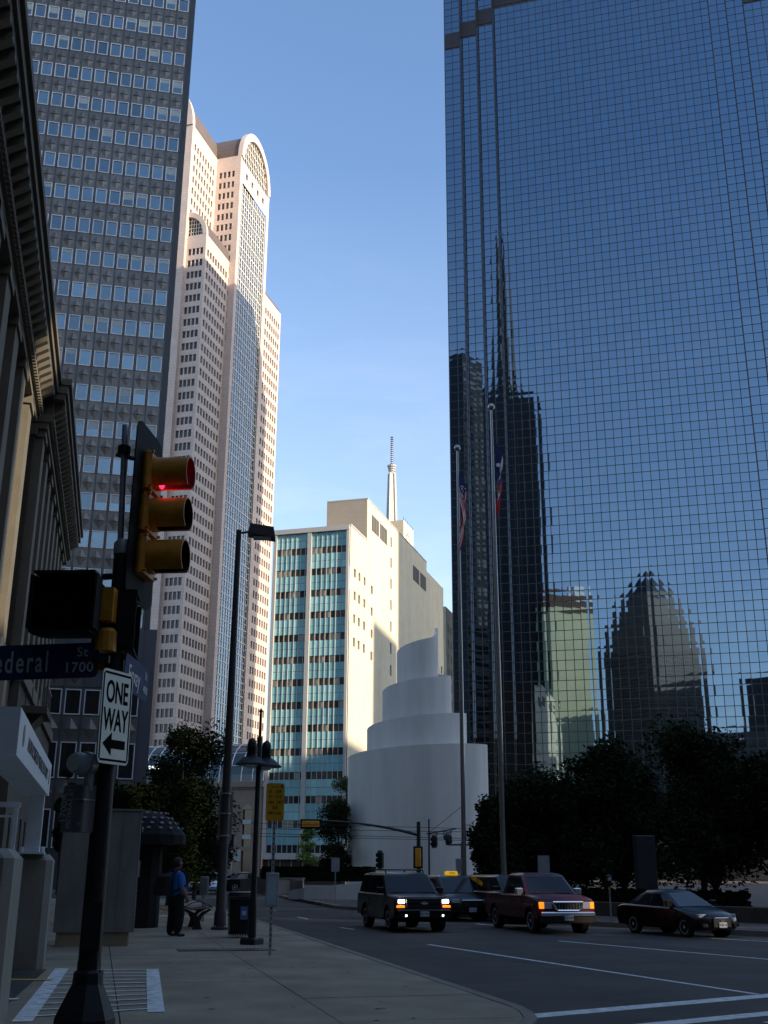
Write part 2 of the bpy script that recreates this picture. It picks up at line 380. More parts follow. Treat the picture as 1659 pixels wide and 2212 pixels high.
# painted lines and brick crossing bands
def line(name, p, q, wd, mat='paint', z=.004, par=None):
    p = Vector(p); q = Vector(q); d = (q-p).normalized(); n_ = Vector((-d.y,d.x))*wd/2
    me = MB().add([(*(p-n_),z),(*(q-n_),z),(*(q+n_),z),(*(p+n_),z)], [(0,1,2,3)]); o = me.build(name, mat, par)
    if not par: tag(o, kind='structure')
    return o
line('lane_line', (1.14,28.7), (5.62,17.75), .11); line('lane_line', (4.6,30.4), (9.6,22.0), .11)
line('lane_line', (-1.3,36.6), (-.84,35.5), .10); line('lane_line', (-5.1,52.4), (-4.6,50.6), .1); line('lane_line', (-3.2,44.2), (-2.7,42.5), .1); line('lane_line', (3.2,39.6), (4.0,38.0), .1)
line('lane_line', (9.0,31.9), (14.5,25.2), .10)
line('stop_line', (1.86,15.0), (12,21.75), .33)
line('crosswalk_line', (2.2,13.6), (12,20.0), .30); line('crosswalk_line', (4.9,14.2), (5.7,14.75), .9)
sheet('brick_crosswalk', [(-8.1,50.2),(-1.3,52.0),(-2.0,54.4),(-8.7,52.8)], .004, 'brick_paving')
sheet('brick_crosswalk', [(-11.6,68.0),(-5.6,68.6),(-6.1,70.8),(-12.2,70.3)], .004, 'brick_paving')
# painted hatch on the left pavement (bars and two borders), drain grate, driveway patch
HA, HB, HC, HD = Vector((-3.9,13.0)), Vector((-5.3,19.6)), Vector((-3.8,19.6)), Vector((-2.62,13.9))
line('hatch_border', HA, HB, .22, z=.1565, par=sw); line('hatch_border', HD, HC, .2, z=.1565, par=sw)
for i in range(11):
    t = .06 + i*.09; a = HA.lerp(HB, t); b = HD.lerp(HC, t); line('hatch_bar', a, b, .07, z=.1605, par=sw)
sheet('driveway_patch', [(-4.15,12.4),(-5.5,19.4),(-9.5,19.4),(-8.6,12.4)], .158, 'asphalt', th=.004)
line('driveway_line', (-4.6,15.1), (-6.2,14.9), .14, z=.163, par=None); line('driveway_line', (-4.9,17.6), (-6.2,17.6), .22, 'paint_yellow', z=.163)
gt = thing('drain_grate', 'dark rectangular metal grate set flush in the pavement before the litter bin', 'grate', (-3.2,24.2,.152), ka)
boxm('frame', 'iron', -1.0, 1.0, -.33, .33, 0, .006, gt)
for i in range(24): boxm('bar', 'pole_bronze', -.96+i*.082, -.92+i*.082, -.3, .3, .006, .014, gt)
for i, pts in enumerate(([(2.3,20.6),(1.2,24.0),(.2,26.4),(-.9,30.5),(-1.4,34)],[(4.9,21.0),(3.6,24.2),(2.6,27.4),(1.2,31.4)],[(7.9,20.2),(6.3,23.5),(5.6,25.2),(3.9,29.5)],[(2.6,16.6),(4.4,18.6),(6.8,19.7),(9.2,22.0)])):
    mb = MB()
    for p, q in zip(pts, pts[1:]):
        n_ = 6
        for k in range(n_):
            a0 = Vector(p).lerp(Vector(q), k/n_) + Vector((math.sin(k*2.1+i)*.04, math.cos(k*1.7+i)*.04)); b0 = Vector(p).lerp(Vector(q), (k+1)/n_) + Vector((math.sin((k+1)*2.1+i)*.04, math.cos((k+1)*1.7+i)*.04)) if k < n_-1 else Vector(q)
            if k == 0: a0 = Vector(p)
            w_ = Vector((.028,.012)); mb.add([(*(a0-w_),.0025),(*(b0-w_),.0025),(*(b0+w_),.0025),(*(a0+w_),.0025)], [(0,1,2,3)])
    tag(mb.build('tar_seam', 'joint'), kind='structure')
for i, (x_, y_, a_, b_, t_) in enumerate(((3.0,24.6,1.3,3.2,.4),(-.3,31.5,.8,2.6,.25),(6.9,28.0,1.0,2.2,.5))):
    c_, s_ = math.cos(t_), math.sin(t_); sheet('asphalt_patch', [(x_+c_*u-s_*v, y_+s_*u+c_*v) for u, v in ((-a_/2,-b_/2),(a_/2,-b_/2),(a_/2,b_/2),(-a_/2,b_/2))], .0015, 'asphalt_patch', th=.001)
for i in range(26):   # old chewing-gum spots and a few leaves on the pavement
    p = gr(rnd.uniform(330,900), rnd.uniform(2070,2205), .1535); MB().lathe([(.025+.02*rnd.random(),0),(.01,.001)], (p.x,p.y,.1535), 7).build('gum_spot', 'joint', sw)

# ------------------------------------------------------------------ glass tower
GM = at(972, 900, 208); GM.z = 0
gt_ = thing('glass_tower', 'huge blue mirror-glass office tower filling the right side', 'skyscraper', GM, YA)
PW, PH, GH = 1.665, 1.93, 206.0
def pillow(wd, ht, bulge, tilt=(0,0), n=4):
    mb = MB(); v = []
    for j in range(n+1):
        for i in range(n+1):
            u, q = i/n-.5, j/n-.5
            v.append((u*wd, -bulge*(1-(2*u)**2)*.5 - bulge*(1-(2*q)**2)*.5 + tilt[0]*u*wd + tilt[1]*q*ht, q*ht))
    f = [(j*(n+1)+i, j*(n+1)+i+1, (j+1)*(n+1)+i+1, (j+1)*(n+1)+i) for j in range(n) for i in range(n)]
    me = bpy.data.meshes.new('glass_pane'); me.from_pydata(v, [], f); me.materials.append(MATS['tower_glass_0'])
    for p in me.polygons: p.use_smooth = True
    return me
g_in = .045
pills = {}
def pill(wd, k):
    if (wd, k) not in pills:
        rr = random.Random(k*17+3)
        pills[(wd,k)] = pillow(wd-2*g_in, PH-2*g_in, rr.uniform(.0035,.009), (rr.uniform(-.001,.001), rr.uniform(-.001,.001))); pills[(wd,k)].materials[0] = MATS['tower_glass_%d' % (k%4)]
    return pills[(wd,k)]
BW = 1.80
bwid = lambda bi: PW if bi == 3 else BW
bays = []    # (x0, plane y, n panes)
x = 0.
for k, yy in enumerate((0., 1.6, 3.2)): bays.append((x, yy, 2)); x += 2*BW
bays.append((x, 4.8, 29)); x += 29*PW
for yy in (4.4, 4.0, 3.6): bays.append((x, yy, 2)); x += 2*BW
bays.append((x, 3.6, 2)); XE = x + 2*BW
z_lo = 7.0; rows = int((GH - z_lo)/PH)
gpan = []; bandz = {0: 183.2, 1: 187.1, 2: 191.2, 3: 197.0, 4: 191.2, 5: 187.1, 6: 183.2, 7: 183.2}
bars_v = []; 
for bi, (bx, by, npn) in enumerate(bays):
    for c in range(npn):
        for r_ in range(rows):
            zc = z_lo + (r_+.5)*PH
            if bandz[bi] < zc < bandz[bi]+ 2*PH: continue
            gpan.append(('F', bx+(c+.5)*bwid(bi), by, zc, bwid(bi)))
for bi in range(3):   # return faces that look right (towards +X) where the plan steps back
    bx, by, npn = bays[bi]; xr = bx + npn*BW; ny = bays[bi+1][1]
    for r_ in range(rows):
        gpan.append(('R', xr, by+.8, z_lo+(r_+.5)*PH, 1.6))
mwg = Matrix.Translation(GM) @ Matrix.Rotation(YA, 4, 'Z')
gpan.sort(key=lambda g: (mwg @ Vector((g[1],g[2],g[3])) - Vector((0,0,1.75))).length + (1e4 if g[3] < 30 or g[0] == 'R' or (mwg @ Vector((g[1],g[2],g[3]))).x > 69 else 0))
restg = {'v': [], 'f': [], 'm': []}
for i, (fc, px, py, pz_, wd) in enumerate(gpan):
    kk = rnd.randrange(14); me = pill(wd, kk)
    if i < 300: link('glass_pane', me, gt_, (px,py,pz_))
    else:
        o_ = len(restg['v'])
        for v in me.vertices:
            c = v.co
            restg['v'].append((px+c.x, py+c.y, pz_+c.z) if fc == 'F' else (px-c.y, py+c.x, pz_+c.z))
        restg['f'] += [tuple(k+o_ for k in p.vertices) for p in me.polygons]; restg['m'] += [kk % 4 if fc == 'F' else 4]*len(me.polygons)
me = bpy.data.meshes.new('glass_panes'); me.from_pydata(restg['v'], [], restg['f']); [me.materials.append(MATS['tower_glass_%d' % k_]) for k_ in range(4)]; me.materials.append(MATS['return_glass']); me.polygons.foreach_set('material_index', restg['m'])
for p in me.polygons: p.use_smooth = True
tag(link('glass_panes', me, gt_), kind='stuff')
pl = []
for bi, (bx, by, npn) in enumerate(bays): pl += [(bx, by+.10), (bx+npn*bwid(bi), by+.10)]
pl[0] = (.10, .10)
core = [(p[0]-(.10 if (i % 2 and i < 7) else (-.10 if (i % 2 == 0 and i >= 8) else 0)), p[1]) for i, p in enumerate(pl)] + [(XE,70),(.10,70)]
MB().prism(core, 0, GH-.6).build('core', 'tower_core', gt_)
for bi, (bx, by, npn) in enumerate(bays):
    for c in range(npn+1):
        xx = bx + c*bwid(bi)
        if bi and c == 0 and bays[bi-1][1] == by: continue
        e = .065 if 0 < c < npn else .085
        boxm('mullion', 'mullion', xx-e, xx+e, by-.05, by+.03, z_lo, GH, gt_)
    for r_ in range(rows+1):
        zz = z_lo + r_*PH; boxm('transom', 'mullion', bx, bx+npn*bwid(bi), by-.035, by+.028, zz-.06, zz+.06, gt_)
    boxm('louvre_band', 'louvre_dark', bx+.02, bx+npn*bwid(bi)-.02, by-.02, by+.06, bandz[bi]-.2, bandz[bi]+2*PH+.2, gt_)
for bi in range(3):
    bx, by, npn = bays[bi]; xr = bx+npn*BW; t_ = MB()
    for r_ in range(rows+1): t_.box(xr-.03, xr+.035, by, by+1.6, z_lo+r_*PH-.04, z_lo+r_*PH+.04)
    t_.build('return_frame', 'mullion', gt_)
boxm('lobby_band', 'office_dark', .2, XE, -.3, 5.05, .1, z_lo, gt_)

# ------------------------------------------------------------------ metal panel tower (left)
MR = at(353, 950, 115); MR.z = 0
mt = thing('metal_panel_tower', 'tall grey tower of embossed metal panels with rows of white-framed windows', 'skyscraper', MR, R(12))
CP, FP, MTOP = 1.59, 4.28, 152.0
ncol = 19; rowz = [49.5 + FP*i - 2.05 for i in range(-5, 24)]      # sill heights
mw_ = Matrix.Translation(MR) @ Matrix.Rotation(R(12), 4, 'Z')
def panel_mesh(w_, h_, up, mat, d=.12):
    a, b = .06*w_, .94*w_; v0 = 0 if up else h_; tip = .86*h_ if up else .14*h_; mid = .04*h_ if up else .96*h_
    v = [(0,0,0),(w_,0,0),(w_,0,h_),(0,0,h_),(a,0,mid),(b,0,mid),(w_/2,0,tip),(w_/2,-d,mid)]
    f = [(4,7,6),(7,5,6),(4,5,7)] + ([(0,1,5,4),(1,2,6,5),(2,3,6),(3,0,4,6)] if up else [(2,3,4,5),(3,0,6,4),(0,1,6),(1,2,5,6)])
    me_ = bpy.data.meshes.new('metal_panel'); me_.from_pydata(v, [], f); bm = bmesh.new(); bm.from_mesh(me_); bmesh.ops.recalc_face_normals(bm, faces=bm.faces)
    bm.to_mesh(me_); bm.free(); me_.materials.append(MATS[mat]); return me_
WW, WH = 1.31, 1.98
def frame_mb(w_, h_, t=.115, y0=-.09, y1=.05, cx=0, cz=0, mb=None):
    mb = mb or MB()
    for (a,b,c,d) in ((-w_/2,w_/2,-h_/2,-h_/2+t),(-w_/2,w_/2,h_/2-t,h_/2),(-w_/2,-w_/2+t,-h_/2+t,h_/2-t),(w_/2-t,w_/2,-h_/2+t,h_/2-t)): mb.box(cx+a,cx+b,y0,y1,cz+c,cz+d)
    return mb
pA = panel_mesh(CP-.15, 1.12, True, 'aluminium'); pB = panel_mesh(CP-.15, 1.10, False, 'aluminium')
fm = frame_mb(WW, WH).mesh('window', 'window_white'); pane_m = MB().box(-WW/2+.05,WW/2-.05,-.01,.02,-WH/2+.05,WH/2-.05).mesh('pane', 'blue_glass')
blind_m = {h: MB().box(-WW/2+.09,WW/2-.09,-.022,-.012,WH/2-.09-h,WH/2-.09).mesh('blind', 'blind') for h in (.5,.95)}
cells = []
for ri, z0 in enumerate(rowz):
    for c in range(ncol):
        xc = -1.45 - (c+.5)*CP + .8
        p = mw_ @ Vector((xc,0,z0+1)); q = cam.matrix_basis.inverted() @ p
        u = 829.5 + FPX*q.x/-q.z; vv = 1106 - FPX*q.y/-q.z
        vis = -60 < u < 440 and -60 < vv < 1500 and u > 45 + .06*vv
        cells.append((0 if vis else 1, p.length, xc, z0))
cells.sort()
rw, rp, rpa = MB(), MB(), MB()
for i, (hid, _, xc, z0) in enumerate(cells):
    zc = z0 + WH/2
    if i < 260 and not hid:
        o = link('window', fm, mt, (xc,0,zc)); link('pane', pane_m, o)
        if rnd.random() < .3: link('blind', blind_m[rnd.choice((.5,.95))], o)
        if i < 150:
            link('metal_panel', pA, mt, (xc-CP/2+.075, .0, z0-1.13)); link('metal_panel', pB, mt, (xc-CP/2+.075, .0, z0-2.25))
    else:
        frame_mb(WW, WH, cx=xc, cz=zc, mb=rw); rp.box(xc-WW/2+.05,xc+WW/2-.05,-.01,.02,zc-WH/2+.05,zc+WH/2-.05)
    if i >= 150 or hid:
        for me_, zz in ((pA, z0-1.13), (pB, z0-2.25)):
            rpa.add([(v.co.x+xc-CP/2+.075, v.co.y, v.co.z+zz) for v in me_.vertices], [tuple(p.vertices) for p in me_.polygons])
tag(rw.build('window_frames', 'window_white', mt), kind='stuff'); tag(rp.build('window_panes', 'blue_glass', mt), kind='stuff')
tag(rpa.build('metal_panels', 'aluminium', mt), kind='stuff')
XL = -1.45 - ncol*CP + .8
boxm('backing_wall', 'aluminium_dark', XL, -.02, .03, 9, 20, MTOP, mt)
for z0 in rowz: boxm('side_window_band', 'black_glass', -.02, .02, .8, 8.4, z0, z0+WH, mt)
for c in range(ncol+1):
    xc = -.65 - c*CP; boxm('fin', 'aluminium_plain', xc-.045, xc+.045, -.10, .03, 22, MTOP, mt)
boxm('corner_strip', 'aluminium_dark', -.58, 0, -.06, .03, 22, MTOP, mt)
for k in range(4): boxm('corner_rib', 'aluminium_plain', -.5+k*.14, -.45+k*.14, -.11, -.06, 22, MTOP, mt)
# podium of the same tower, nearer the street
PP = at(330, 1500, 92); PP.z = 0
pd = thing('metal_podium', 'low grey metal-panelled podium block with tall black windows below the tower', 'building', PP, R(12))
boxm('wall', 'aluminium_plain', -17, -.02, .04, 20, 0, 21, pd)
CQ = 1.55
pA2 = panel_mesh(CQ-.16, 1.1, True, 'aluminium', .2); pB2 = panel_mesh(CQ-.16, 1.1, False, 'aluminium', .2)
for c in range(8):
    xc = -1.0 - (c+.5)*CQ
    boxm('fin', 'aluminium_plain', xc-CQ/2-.05, xc-CQ/2+.05, -.1, .04, 0, 21, pd)
    for (zb, zt) in ((13.7,15.8),(8.6,11.5),(3.2,6.2)):
        o = frame_mb(CQ-.25, zt-zb, .09, -.06, .05).build('window', 'window_white', pd); o.location = (xc,0,(zb+zt)/2)
        boxm('pane', 'black_glass', -CQ/2+.18, CQ/2-.18, -.01, .02, -(zt-zb)/2+.05, (zt-zb)/2-.05, o)
    for zt in (13.6, 8.5): link('metal_panel', pA2, pd, (xc-CQ/2+.08,0,zt-1.1)); link('metal_panel', pB2, pd, (xc-CQ/2+.08,0,zt-2.1))
    if c > 2:
        link('metal_panel', pA2, pd, (xc-CQ/2+.08,0,18.2)); link('metal_panel', pB2, pd, (xc-CQ/2+.08,0,17.1)); link('metal_panel', pB2, pd, (xc-CQ/2+.08,0,16.0))
    else:
        boxm('flat_panel', 'aluminium_plain', xc-CQ/2+.06, xc+CQ/2-.06, -.03, .04, 16.0, 18.4, pd); boxm('flat_panel', 'aluminium_plain', xc-CQ/2+.06, xc+CQ/2-.06, -.03, .04, 18.45, 20.9, pd)
boxm('corner_panel', 'aluminium_plain', -.95, 0, -.05, .05, 0, 21.1, pd)

# ------------------------------------------------------------------ pink granite tower with arched gables
G0 = Vector((-46.72, 300, 0))
cg = thing('arched_granite_tower', 'tall pink granite skyscraper with arched gables and a tall strip of glass', 'skyscraper', G0, YA)
Fa = Facade(cg, 'granite_pink'); FH = 3.9
SP, AP, ZL = 221., 235.5, 182.                 # spring of the arch, apex, height of the corner blocks
LG, XB, YF = 24.4, -8.45, -18.2               # gable width, side of the left wing, front of the left wing
zsU = [(SP-5.5-FH*i-2.25, SP-5.5-FH*i) for i in range(12)]
zsA = [(SP-5.5-FH*i-2.25, SP-5.5-FH*i) for i in range(53)]
zsL = [(ZL-4.5-FH*i-2.25, ZL-4.5-FH*i) for i in range(45)]
Fa.add('F', (XB,0,0), -XB, SP, spread(-XB, 4, .95, .8, 1.8), [z for z in zsA if z[0] > ZL-30], .35)      # small face left of the glass gable
Fa.add('R', (XB,YF,0), -YF, SP, spread(-YF, 8, 1.05, 1.6, 1.2), [z for z in zsU if z[0] > ZL-10], .35)     # flank of the left wing
Fa.add('F', (XB-16,YF,0), 16, SP)                                                                         # front of the left wing
YL, XL1 = -16.8, -2.18
Fa.add('F', (XL1-6.27,YL,0), 6.27, ZL, spread(6.27, 4, .98, .45, .7), zsL, .4)                            # corner block
Fa.add('R', (XL1,YL,0), 16.8, ZL, spread(16.8, 8, 1.2, .9, .9), zsL, .4)
# far corner block beyond the gable
Fa.add('R', (-1.0,LG,0), 17.0, ZL+3, spread(17, 8, 1.2, .8), [(z[0]+3, z[1]+3) for z in zsL], .4)
Fa.add('F', (-12,LG,0), 11, ZL+3); Fa.add('B', (-12,LG+17,0), 11, ZL+3)
# gable face: piers and arch ring
pw = 2.0
Fa.add('R', (0,0,0), pw, SP); Fa.add('R', (0,LG-pw,0), pw, SP)
Fa.finish('dark_glass', 300, 30)
ar = MB(); na = 22
def arch(y0, y1, zs_, za, t):
    cy = (y0+y1)/2; r_ = (y1-y0)/2
    return [(cy - r_*math.cos(t*math.pi), zs_ + (za-zs_)*math.sin(t*math.pi)) ]
outer = [arch(0, LG, SP, AP, i/na)[0] for i in range(na+1)]; inner = [arch(pw, LG-pw, SP-1, AP-2.6, i/na)[0] for i in range(na+1)]
for i in range(na):
    for xx in (.35, -1.2): ar.add([(xx,*outer[i]),(xx,*outer[i+1]),(xx,*inner[i+1]),(xx,*inner[i])], [(0,1,2,3)])
    ar.add([(.35,*outer[i]),(.35,*outer[i+1]),(-1.2,*outer[i+1]),(-1.2,*outer[i])], [(0,1,2,3)]); ar.add([(.35,*inner[i]),(.35,*inner[i+1]),(-1.2,*inner[i+1]),(-1.2,*inner[i])], [(0,1,2,3)])
ar.build('arch_ring', 'granite_trim', cg)
lb = Facade(cg, 'granite_trim'); lb.add('R', (-.05,pw,SP-9), LG-2*pw, 8, spread(LG-2*pw, 4, 1.6, 1.0), [(3,5.2)], .5); lb.finish('dark_glass', 10, 0, 'lintel_band')
lt = MB()   # lattice in the tympanum
boxm('tympanum_glass', 'dark_glass', -.8, -.6, pw, LG-pw, SP-1, SP+.2, cg)
tg = MB(); 
for i in range(na): tg.add([(-.7,LG/2,SP-1),(-.7,*inner[i]),(-.7,*inner[i+1])], [(0,1,2)])
tg.build('tympanum_pane', 'dark_glass', cg)
def zin(y): 
    r_ = (LG-2*pw)/2; q = max(0, 1-((y-LG/2)/r_)**2); return SP-1 + (AP-2.6-SP+1)*math.sqrt(q)
for k in range(1, 14):
    y = pw + (LG-2*pw)*k/14; lt.box(-.55,-.35,y-.14,y+.14,SP-1,zin(y))
for k in range(1, 7):
    z = SP-1+2.6*k; q = max(0,1-((z-SP+1)/(AP-2.6-SP+1))**2); hw = (LG-2*pw)/2*math.sqrt(q); lt.box(-.57,-.33,LG/2-hw,LG/2+hw,z-.13,z+.13)
lt.build('tympanum_lattice', 'lattice', cg)
# glass strip of the gable: panes and pale lattice
boxm('glass_backing', 'tower_core', -1.2, -.9, pw-.2, LG-pw+.2, 0, SP-8.9, cg)
GWn, gz0, gz1 = 12, 26.0, SP-9.0; cw_ = (LG-2*pw)/GWn; rh = 1.95; nr = int((gz1-gz0)/rh)
def gp(wd, ht, k):
    me_ = pillow(wd, ht, .004+.002*(k%3), ((k%5-2)*.001,(k%4-1.5)*.001), 2).copy(); me_.materials.clear(); me_.materials.append(MATS['mirror_teal']); return me_
gpm = [gp(cw_-.06, rh-.06, k) for k in range(7)]; rg = MB()
for r_ in range(nr):
    for c in range(GWn):
        k = rnd.randrange(7); px = (-.6, pw+(c+.5)*cw_, gz0+(r_+.5)*rh)
        if 20 <= r_ < 45: link('glass_pane', gpm[k], cg, px, (0,0,R(90)))
        else: rg.add([(px[0]-v.co.y, px[1]+v.co.x, px[2]+v.co.z) for v in gpm[k].vertices], [tuple(p.vertices) for p in gpm[k].polygons])
tag(rg.build('glass_panes', 'mirror_teal', cg), kind='stuff')
for c in range(GWn+1): 
    y = pw+c*cw_; wv = .10 if c % 2 else .16; boxm('lattice_bar', 'lattice', -.62, -.42, y-wv, y+wv, gz0-2, gz1, cg)
for r_ in range(nr+1):
    z = gz0+r_*rh; wv = .07 if r_ % 2 else .15; boxm('lattice_rail', 'lattice', -.60, -.44, pw, LG-pw, z-wv, z+wv, cg)
# copper barrel roofs
def barrel(x0, x1, y0, y1, zs_, za, axis):
    mb = MB(); n_ = 18
    for i in range(n_):
        pts = []
        for t in (i/n_, (i+1)/n_):
            c_, s_ = -math.cos(t*math.pi), math.sin(t*math.pi)
            if axis == 'x': y = (y0+y1)/2+(y1-y0)/2*c_; pts.append(((x0,y,zs_+(za-zs_)*s_),(x1,y,zs_+(za-zs_)*s_)))
            else: x_ = (x0+x1)/2+(x1-x0)/2*c_; pts.append(((x_,y0,zs_+(za-zs_)*s_),(x_,y1,zs_+(za-zs_)*s_)))
        mb.add([pts[0][0],pts[0][1],pts[1][1],pts[1][0]], [(0,1,2,3)])
    return mb
barrel(-30, -1.2, .4, LG-.4, SP-.3, AP-1.2, 'x').build('barrel_roof', 'copper', cg, True)
barrel(XB-16, XB-.4, YF+1.4, 30, SP-.3, AP-1.2, 'y').build('barrel_roof', 'copper', cg, True)
fa2 = MB(); n_ = 18
for i in range(n_):
    o1 = arch(XB-16, XB, SP, AP, i/n_)[0]; o2 = arch(XB-16, XB, SP, AP, (i+1)/n_)[0]; cz_ = SP
    fa2.add([(o1[0],YF-.3,o1[1]),(o2[0],YF-.3,o2[1]),(o2[0],YF+1.4,o2[1]),(o1[0],YF+1.4,o1[1])], [(0,1,2,3)])
    fa2.add([(o1[0],YF-.3,o1[1]),(o2[0],YF-.3,o2[1]),(o2[0],YF-.3,cz_),(o1[0],YF-.3,cz_)], [(0,1,2,3)])
fa2.build('front_gable', 'granite_trim', cg)
# quarter-arch crown of the corner block with lattice lunette
cr_ = MB(); x0, x1 = XL1-6.27, XL1; n_ = 14; za = ZL+8.2
qo = [(x1 - (x1-x0)*(1-math.cos(R(90)*i/n_)), ZL + (za-ZL)*math.sin(R(90)*i/n_)) for i in range(n_+1)]
qi = [(x1-1.3 - (x1-1.3-x0)*(1-math.cos(R(90)*i/n_)), ZL + (za-1.6-ZL)*math.sin(R(90)*i/n_)) for i in range(n_+1)]
for i in range(n_):
    cr_.add([(qo[i][0],YL-.05,qo[i][1]),(qo[i+1][0],YL-.05,qo[i+1][1]),(qi[i+1][0],YL-.05,qi[i+1][1]),(qi[i][0],YL-.05,qi[i][1])], [(0,1,2,3)])
    cr_.add([(qo[i][0],YL-.05,qo[i][1]),(qo[i+1][0],YL-.05,qo[i+1][1]),(qo[i+1][0],YL+1.2,qo[i+1][1]),(qo[i][0],YL+1.2,qo[i][1])], [(0,1,2,3)])
    cr_.add([(qi[i][0],YL-.05,qi[i][1]),(qi[i+1][0],YL-.05,qi[i+1][1]),(qi[i+1][0],YL+1.2,qi[i+1][1]),(qi[i][0],YL+1.2,qi[i][1])], [(0,1,2,3)])
cr_.build('crown_arch', 'granite_trim', cg)
lu = MB()
for i in range(n_): lu.add([(x0,YL+.9,ZL),(qi[i][0],YL+.9,qi[i][1]),(qi[i+1][0],YL+.9,qi[i+1][1])], [(0,1,2)])
lu.build('lunette_pane', 'dark_glass', cg)
ll = MB()
for k in range(1, 6):
    xx = x0 + 4.9*k/6; ll.box(xx-.07,xx+.07,YL+.6,YL+.8,ZL,ZL+6.4*math.sqrt(max(.02,1-((xx-x0)/5.0)**2)))
for k in range(0, 5):
    z = ZL+.1+1.35*k; ll.box(x0,x0+4.9*math.sqrt(max(.02,1-((z-ZL)/6.6)**2)),YL+.58,YL+.82,z-.07,z+.07)
ll.build('lunette_lattice', 'lattice', cg)
cb_ = MB(); 
for i in range(n_): cb_.add([(qo[i][0],YL+1.2,qo[i][1]),(qo[i+1][0],YL+1.2,qo[i+1][1]),(qo[i+1][0],-.1,qo[i+1][1]),(qo[i][0],-.1,qo[i][1])], [(0,1,2,3)])
cb_.build('corner_roof', 'copper', cg, True)
boxm('far_roof', 'copper', -12, -1.5, LG+.5, LG+16.5, ZL+3, ZL+4.5, cg)
boxm('inner_mass', 'granite_trim', -40, XB-.7, YF+.7, 38, 0, SP-.4, cg); boxm('inner_mass', 'granite_trim', XB-.8, -1.3, .7, LG-.5, 0, SP-10, cg)
boxm('inner_mass', 'granite_trim', XL1-6.1, XL1-.6, YL+.6, .2, 0, ZL-.05, cg)

# ------------------------------------------------------------------ teal and cream office building
T0 = Vector((-3.83, 120, 0)); TW = 11.66; ZT, ZB0 = 49.2, 3.7
tb = thing('teal_office_building', 'office block with teal panelled street face and long blank cream side wall', 'building', T0, YA); tb.scale = (.8,.8,.8)
FT = (ZT-.75-ZB0-.5)/14; cwid = [(-TW+.55, 7), (-5.75, 7)]; bw = [(5.42), (5.2)]
ta = MB().box(0,1,-.03,.03,0,1)
tealm = {}
def unit_mesh(nm, mat, w_, h_):
    k = (nm, mat, round(w_,3), round(h_,3))
    if k not in tealm: tealm[k] = MB().box(.02,w_-.02,-.02,.03,.02,h_-.02).mesh(nm, mat)
    return tealm[k]
for b, (bx, n_) in enumerate(((-TW+.52, 7), (-6.0+.22, 7))):
    wtot = (5.14 if b == 0 else 5.25); cw2 = wtot/n_
    for fl in range(14):
        zt = ZT-.75-fl*FT; th_ = 2.02 if fl < 13 else 2.3
        shade = 'teal_b' if (fl + b) % 2 else 'teal_a'  # light and dark floors put reflections into the panel colour
        for c in range(n_):
            for q in range(2): link('teal_panel', unit_mesh('teal_panel', shade, cw2, 1.10), tb, (bx+c*cw2, 0, zt-1.10-q*1.11))
            if fl < 13: link('window_pane', unit_mesh('window_pane', 'blind_beige' if rnd.random() < .2 else 'band_glass', cw2, FT-2.26), tb, (bx+c*cw2, .10, zt-FT+.02))
    for c in range(1, n_): boxm('mullion', 'trim_white', bx+c*cw2-.035, bx+c*cw2+.035, -.09, 0, ZB0+.5, ZT-.7, tb)
boxm('backing_wall', 'tower_core', -TW+.4, -.45, .16, .5, ZB0, ZT-.3, tb)
for (a, b_) in ((-TW,-TW+.5),(-6.4,-5.8),(-.5,-.12)): boxm('pier', 'trim_white', a, b_, -.32, .16, ZB0, ZT-.7, tb)
boxm('top_frame', 'trim_white', -TW, -.12, -.38, .16, ZT-.7, ZT, tb); boxm('bottom_frame', 'trim_white', -TW, -.12, -.36, .16, ZB0-.35, ZB0+.45, tb)
boxm('base_wall', 'base_brown', -TW+.1, -.2, .3, 2, 0, ZB0-.36, tb)
for k in range(7): boxm('base_post', 'cream_brick', -TW+.8+k*1.6, -TW+.9+k*1.6, .2, .3, 2.0, ZB0-.36, tb)
Fc = Facade(tb, 'cream_stucco')
colw = [(1.9,2.9),(4.1,5.1),(6.7,7.7),(10.6,11.25)]
wz = [(ZT-7.2-3.35*i, ZT-5.9-3.35*i) for i in range(4)]
ZR = 55.9
Fc.add('R', (0,0,0), 8.28, ZT, [c for c in colw if c[1] < 8], [(a-.0,b) for a,b in wz], .25)
Fc.add('R', (0,8.28,0), 12.2, ZR, [(2.2,3.2)], [(ZT-7.6-3.35*i, ZT-6.3-3.35*i) for i in range(4)], .25)
Fc.add('R', (0,20.48,0), 4.0, ZR, [(.8,1.7)], [(3+3.5*i, 4.7+3.5*i) for i in range(15)], .25)
Fc.add('R', (0,24.48,0), 21.5, ZR); Fc.add('R', (0,45.98,0), 13.4, ZR-1.6, [(1,2.2),(4.2,5.4),(7.5,8.7),(10.8,12)], [(27+3.4*i,28.4+3.4*i) for i in range(4)], .25)
Fc.add('F', (-6.49,8.28,ZT-.2), 6.49, ZR-ZT+.2); Fc.add('L', (-TW,0,0), 59, ZT)
Fc.finish('dark_glass', 200, 0); boxm('rear_wall', 'base_brown', -TW, 0, 59.3, 59.5, 0, ZR-1.5, tb)
boxm('roof', 'cream_brick', -TW+.1, -.1, .2, 8.4, ZT-.4, ZT-.15, tb); boxm('roof', 'cream_brick', -6.4, -.1, 8.4, 45.9, ZR-.4, ZR-.12, tb); boxm('roof', 'cream_brick', -TW+.1, -.1, 46, 59.3, ZR-2.2, ZR-1.8, tb)
boxm('penthouse_side', 'cream_brick', -6.52, -6.40, 8.25, 46, ZT-.3, ZR-.1, tb); boxm('penthouse_front', 'cream_brick', -6.5, -.06, 8.22, 8.27, ZT-.2, ZR-.06, tb)  # front toned darker than the right face: its shade put into the colour
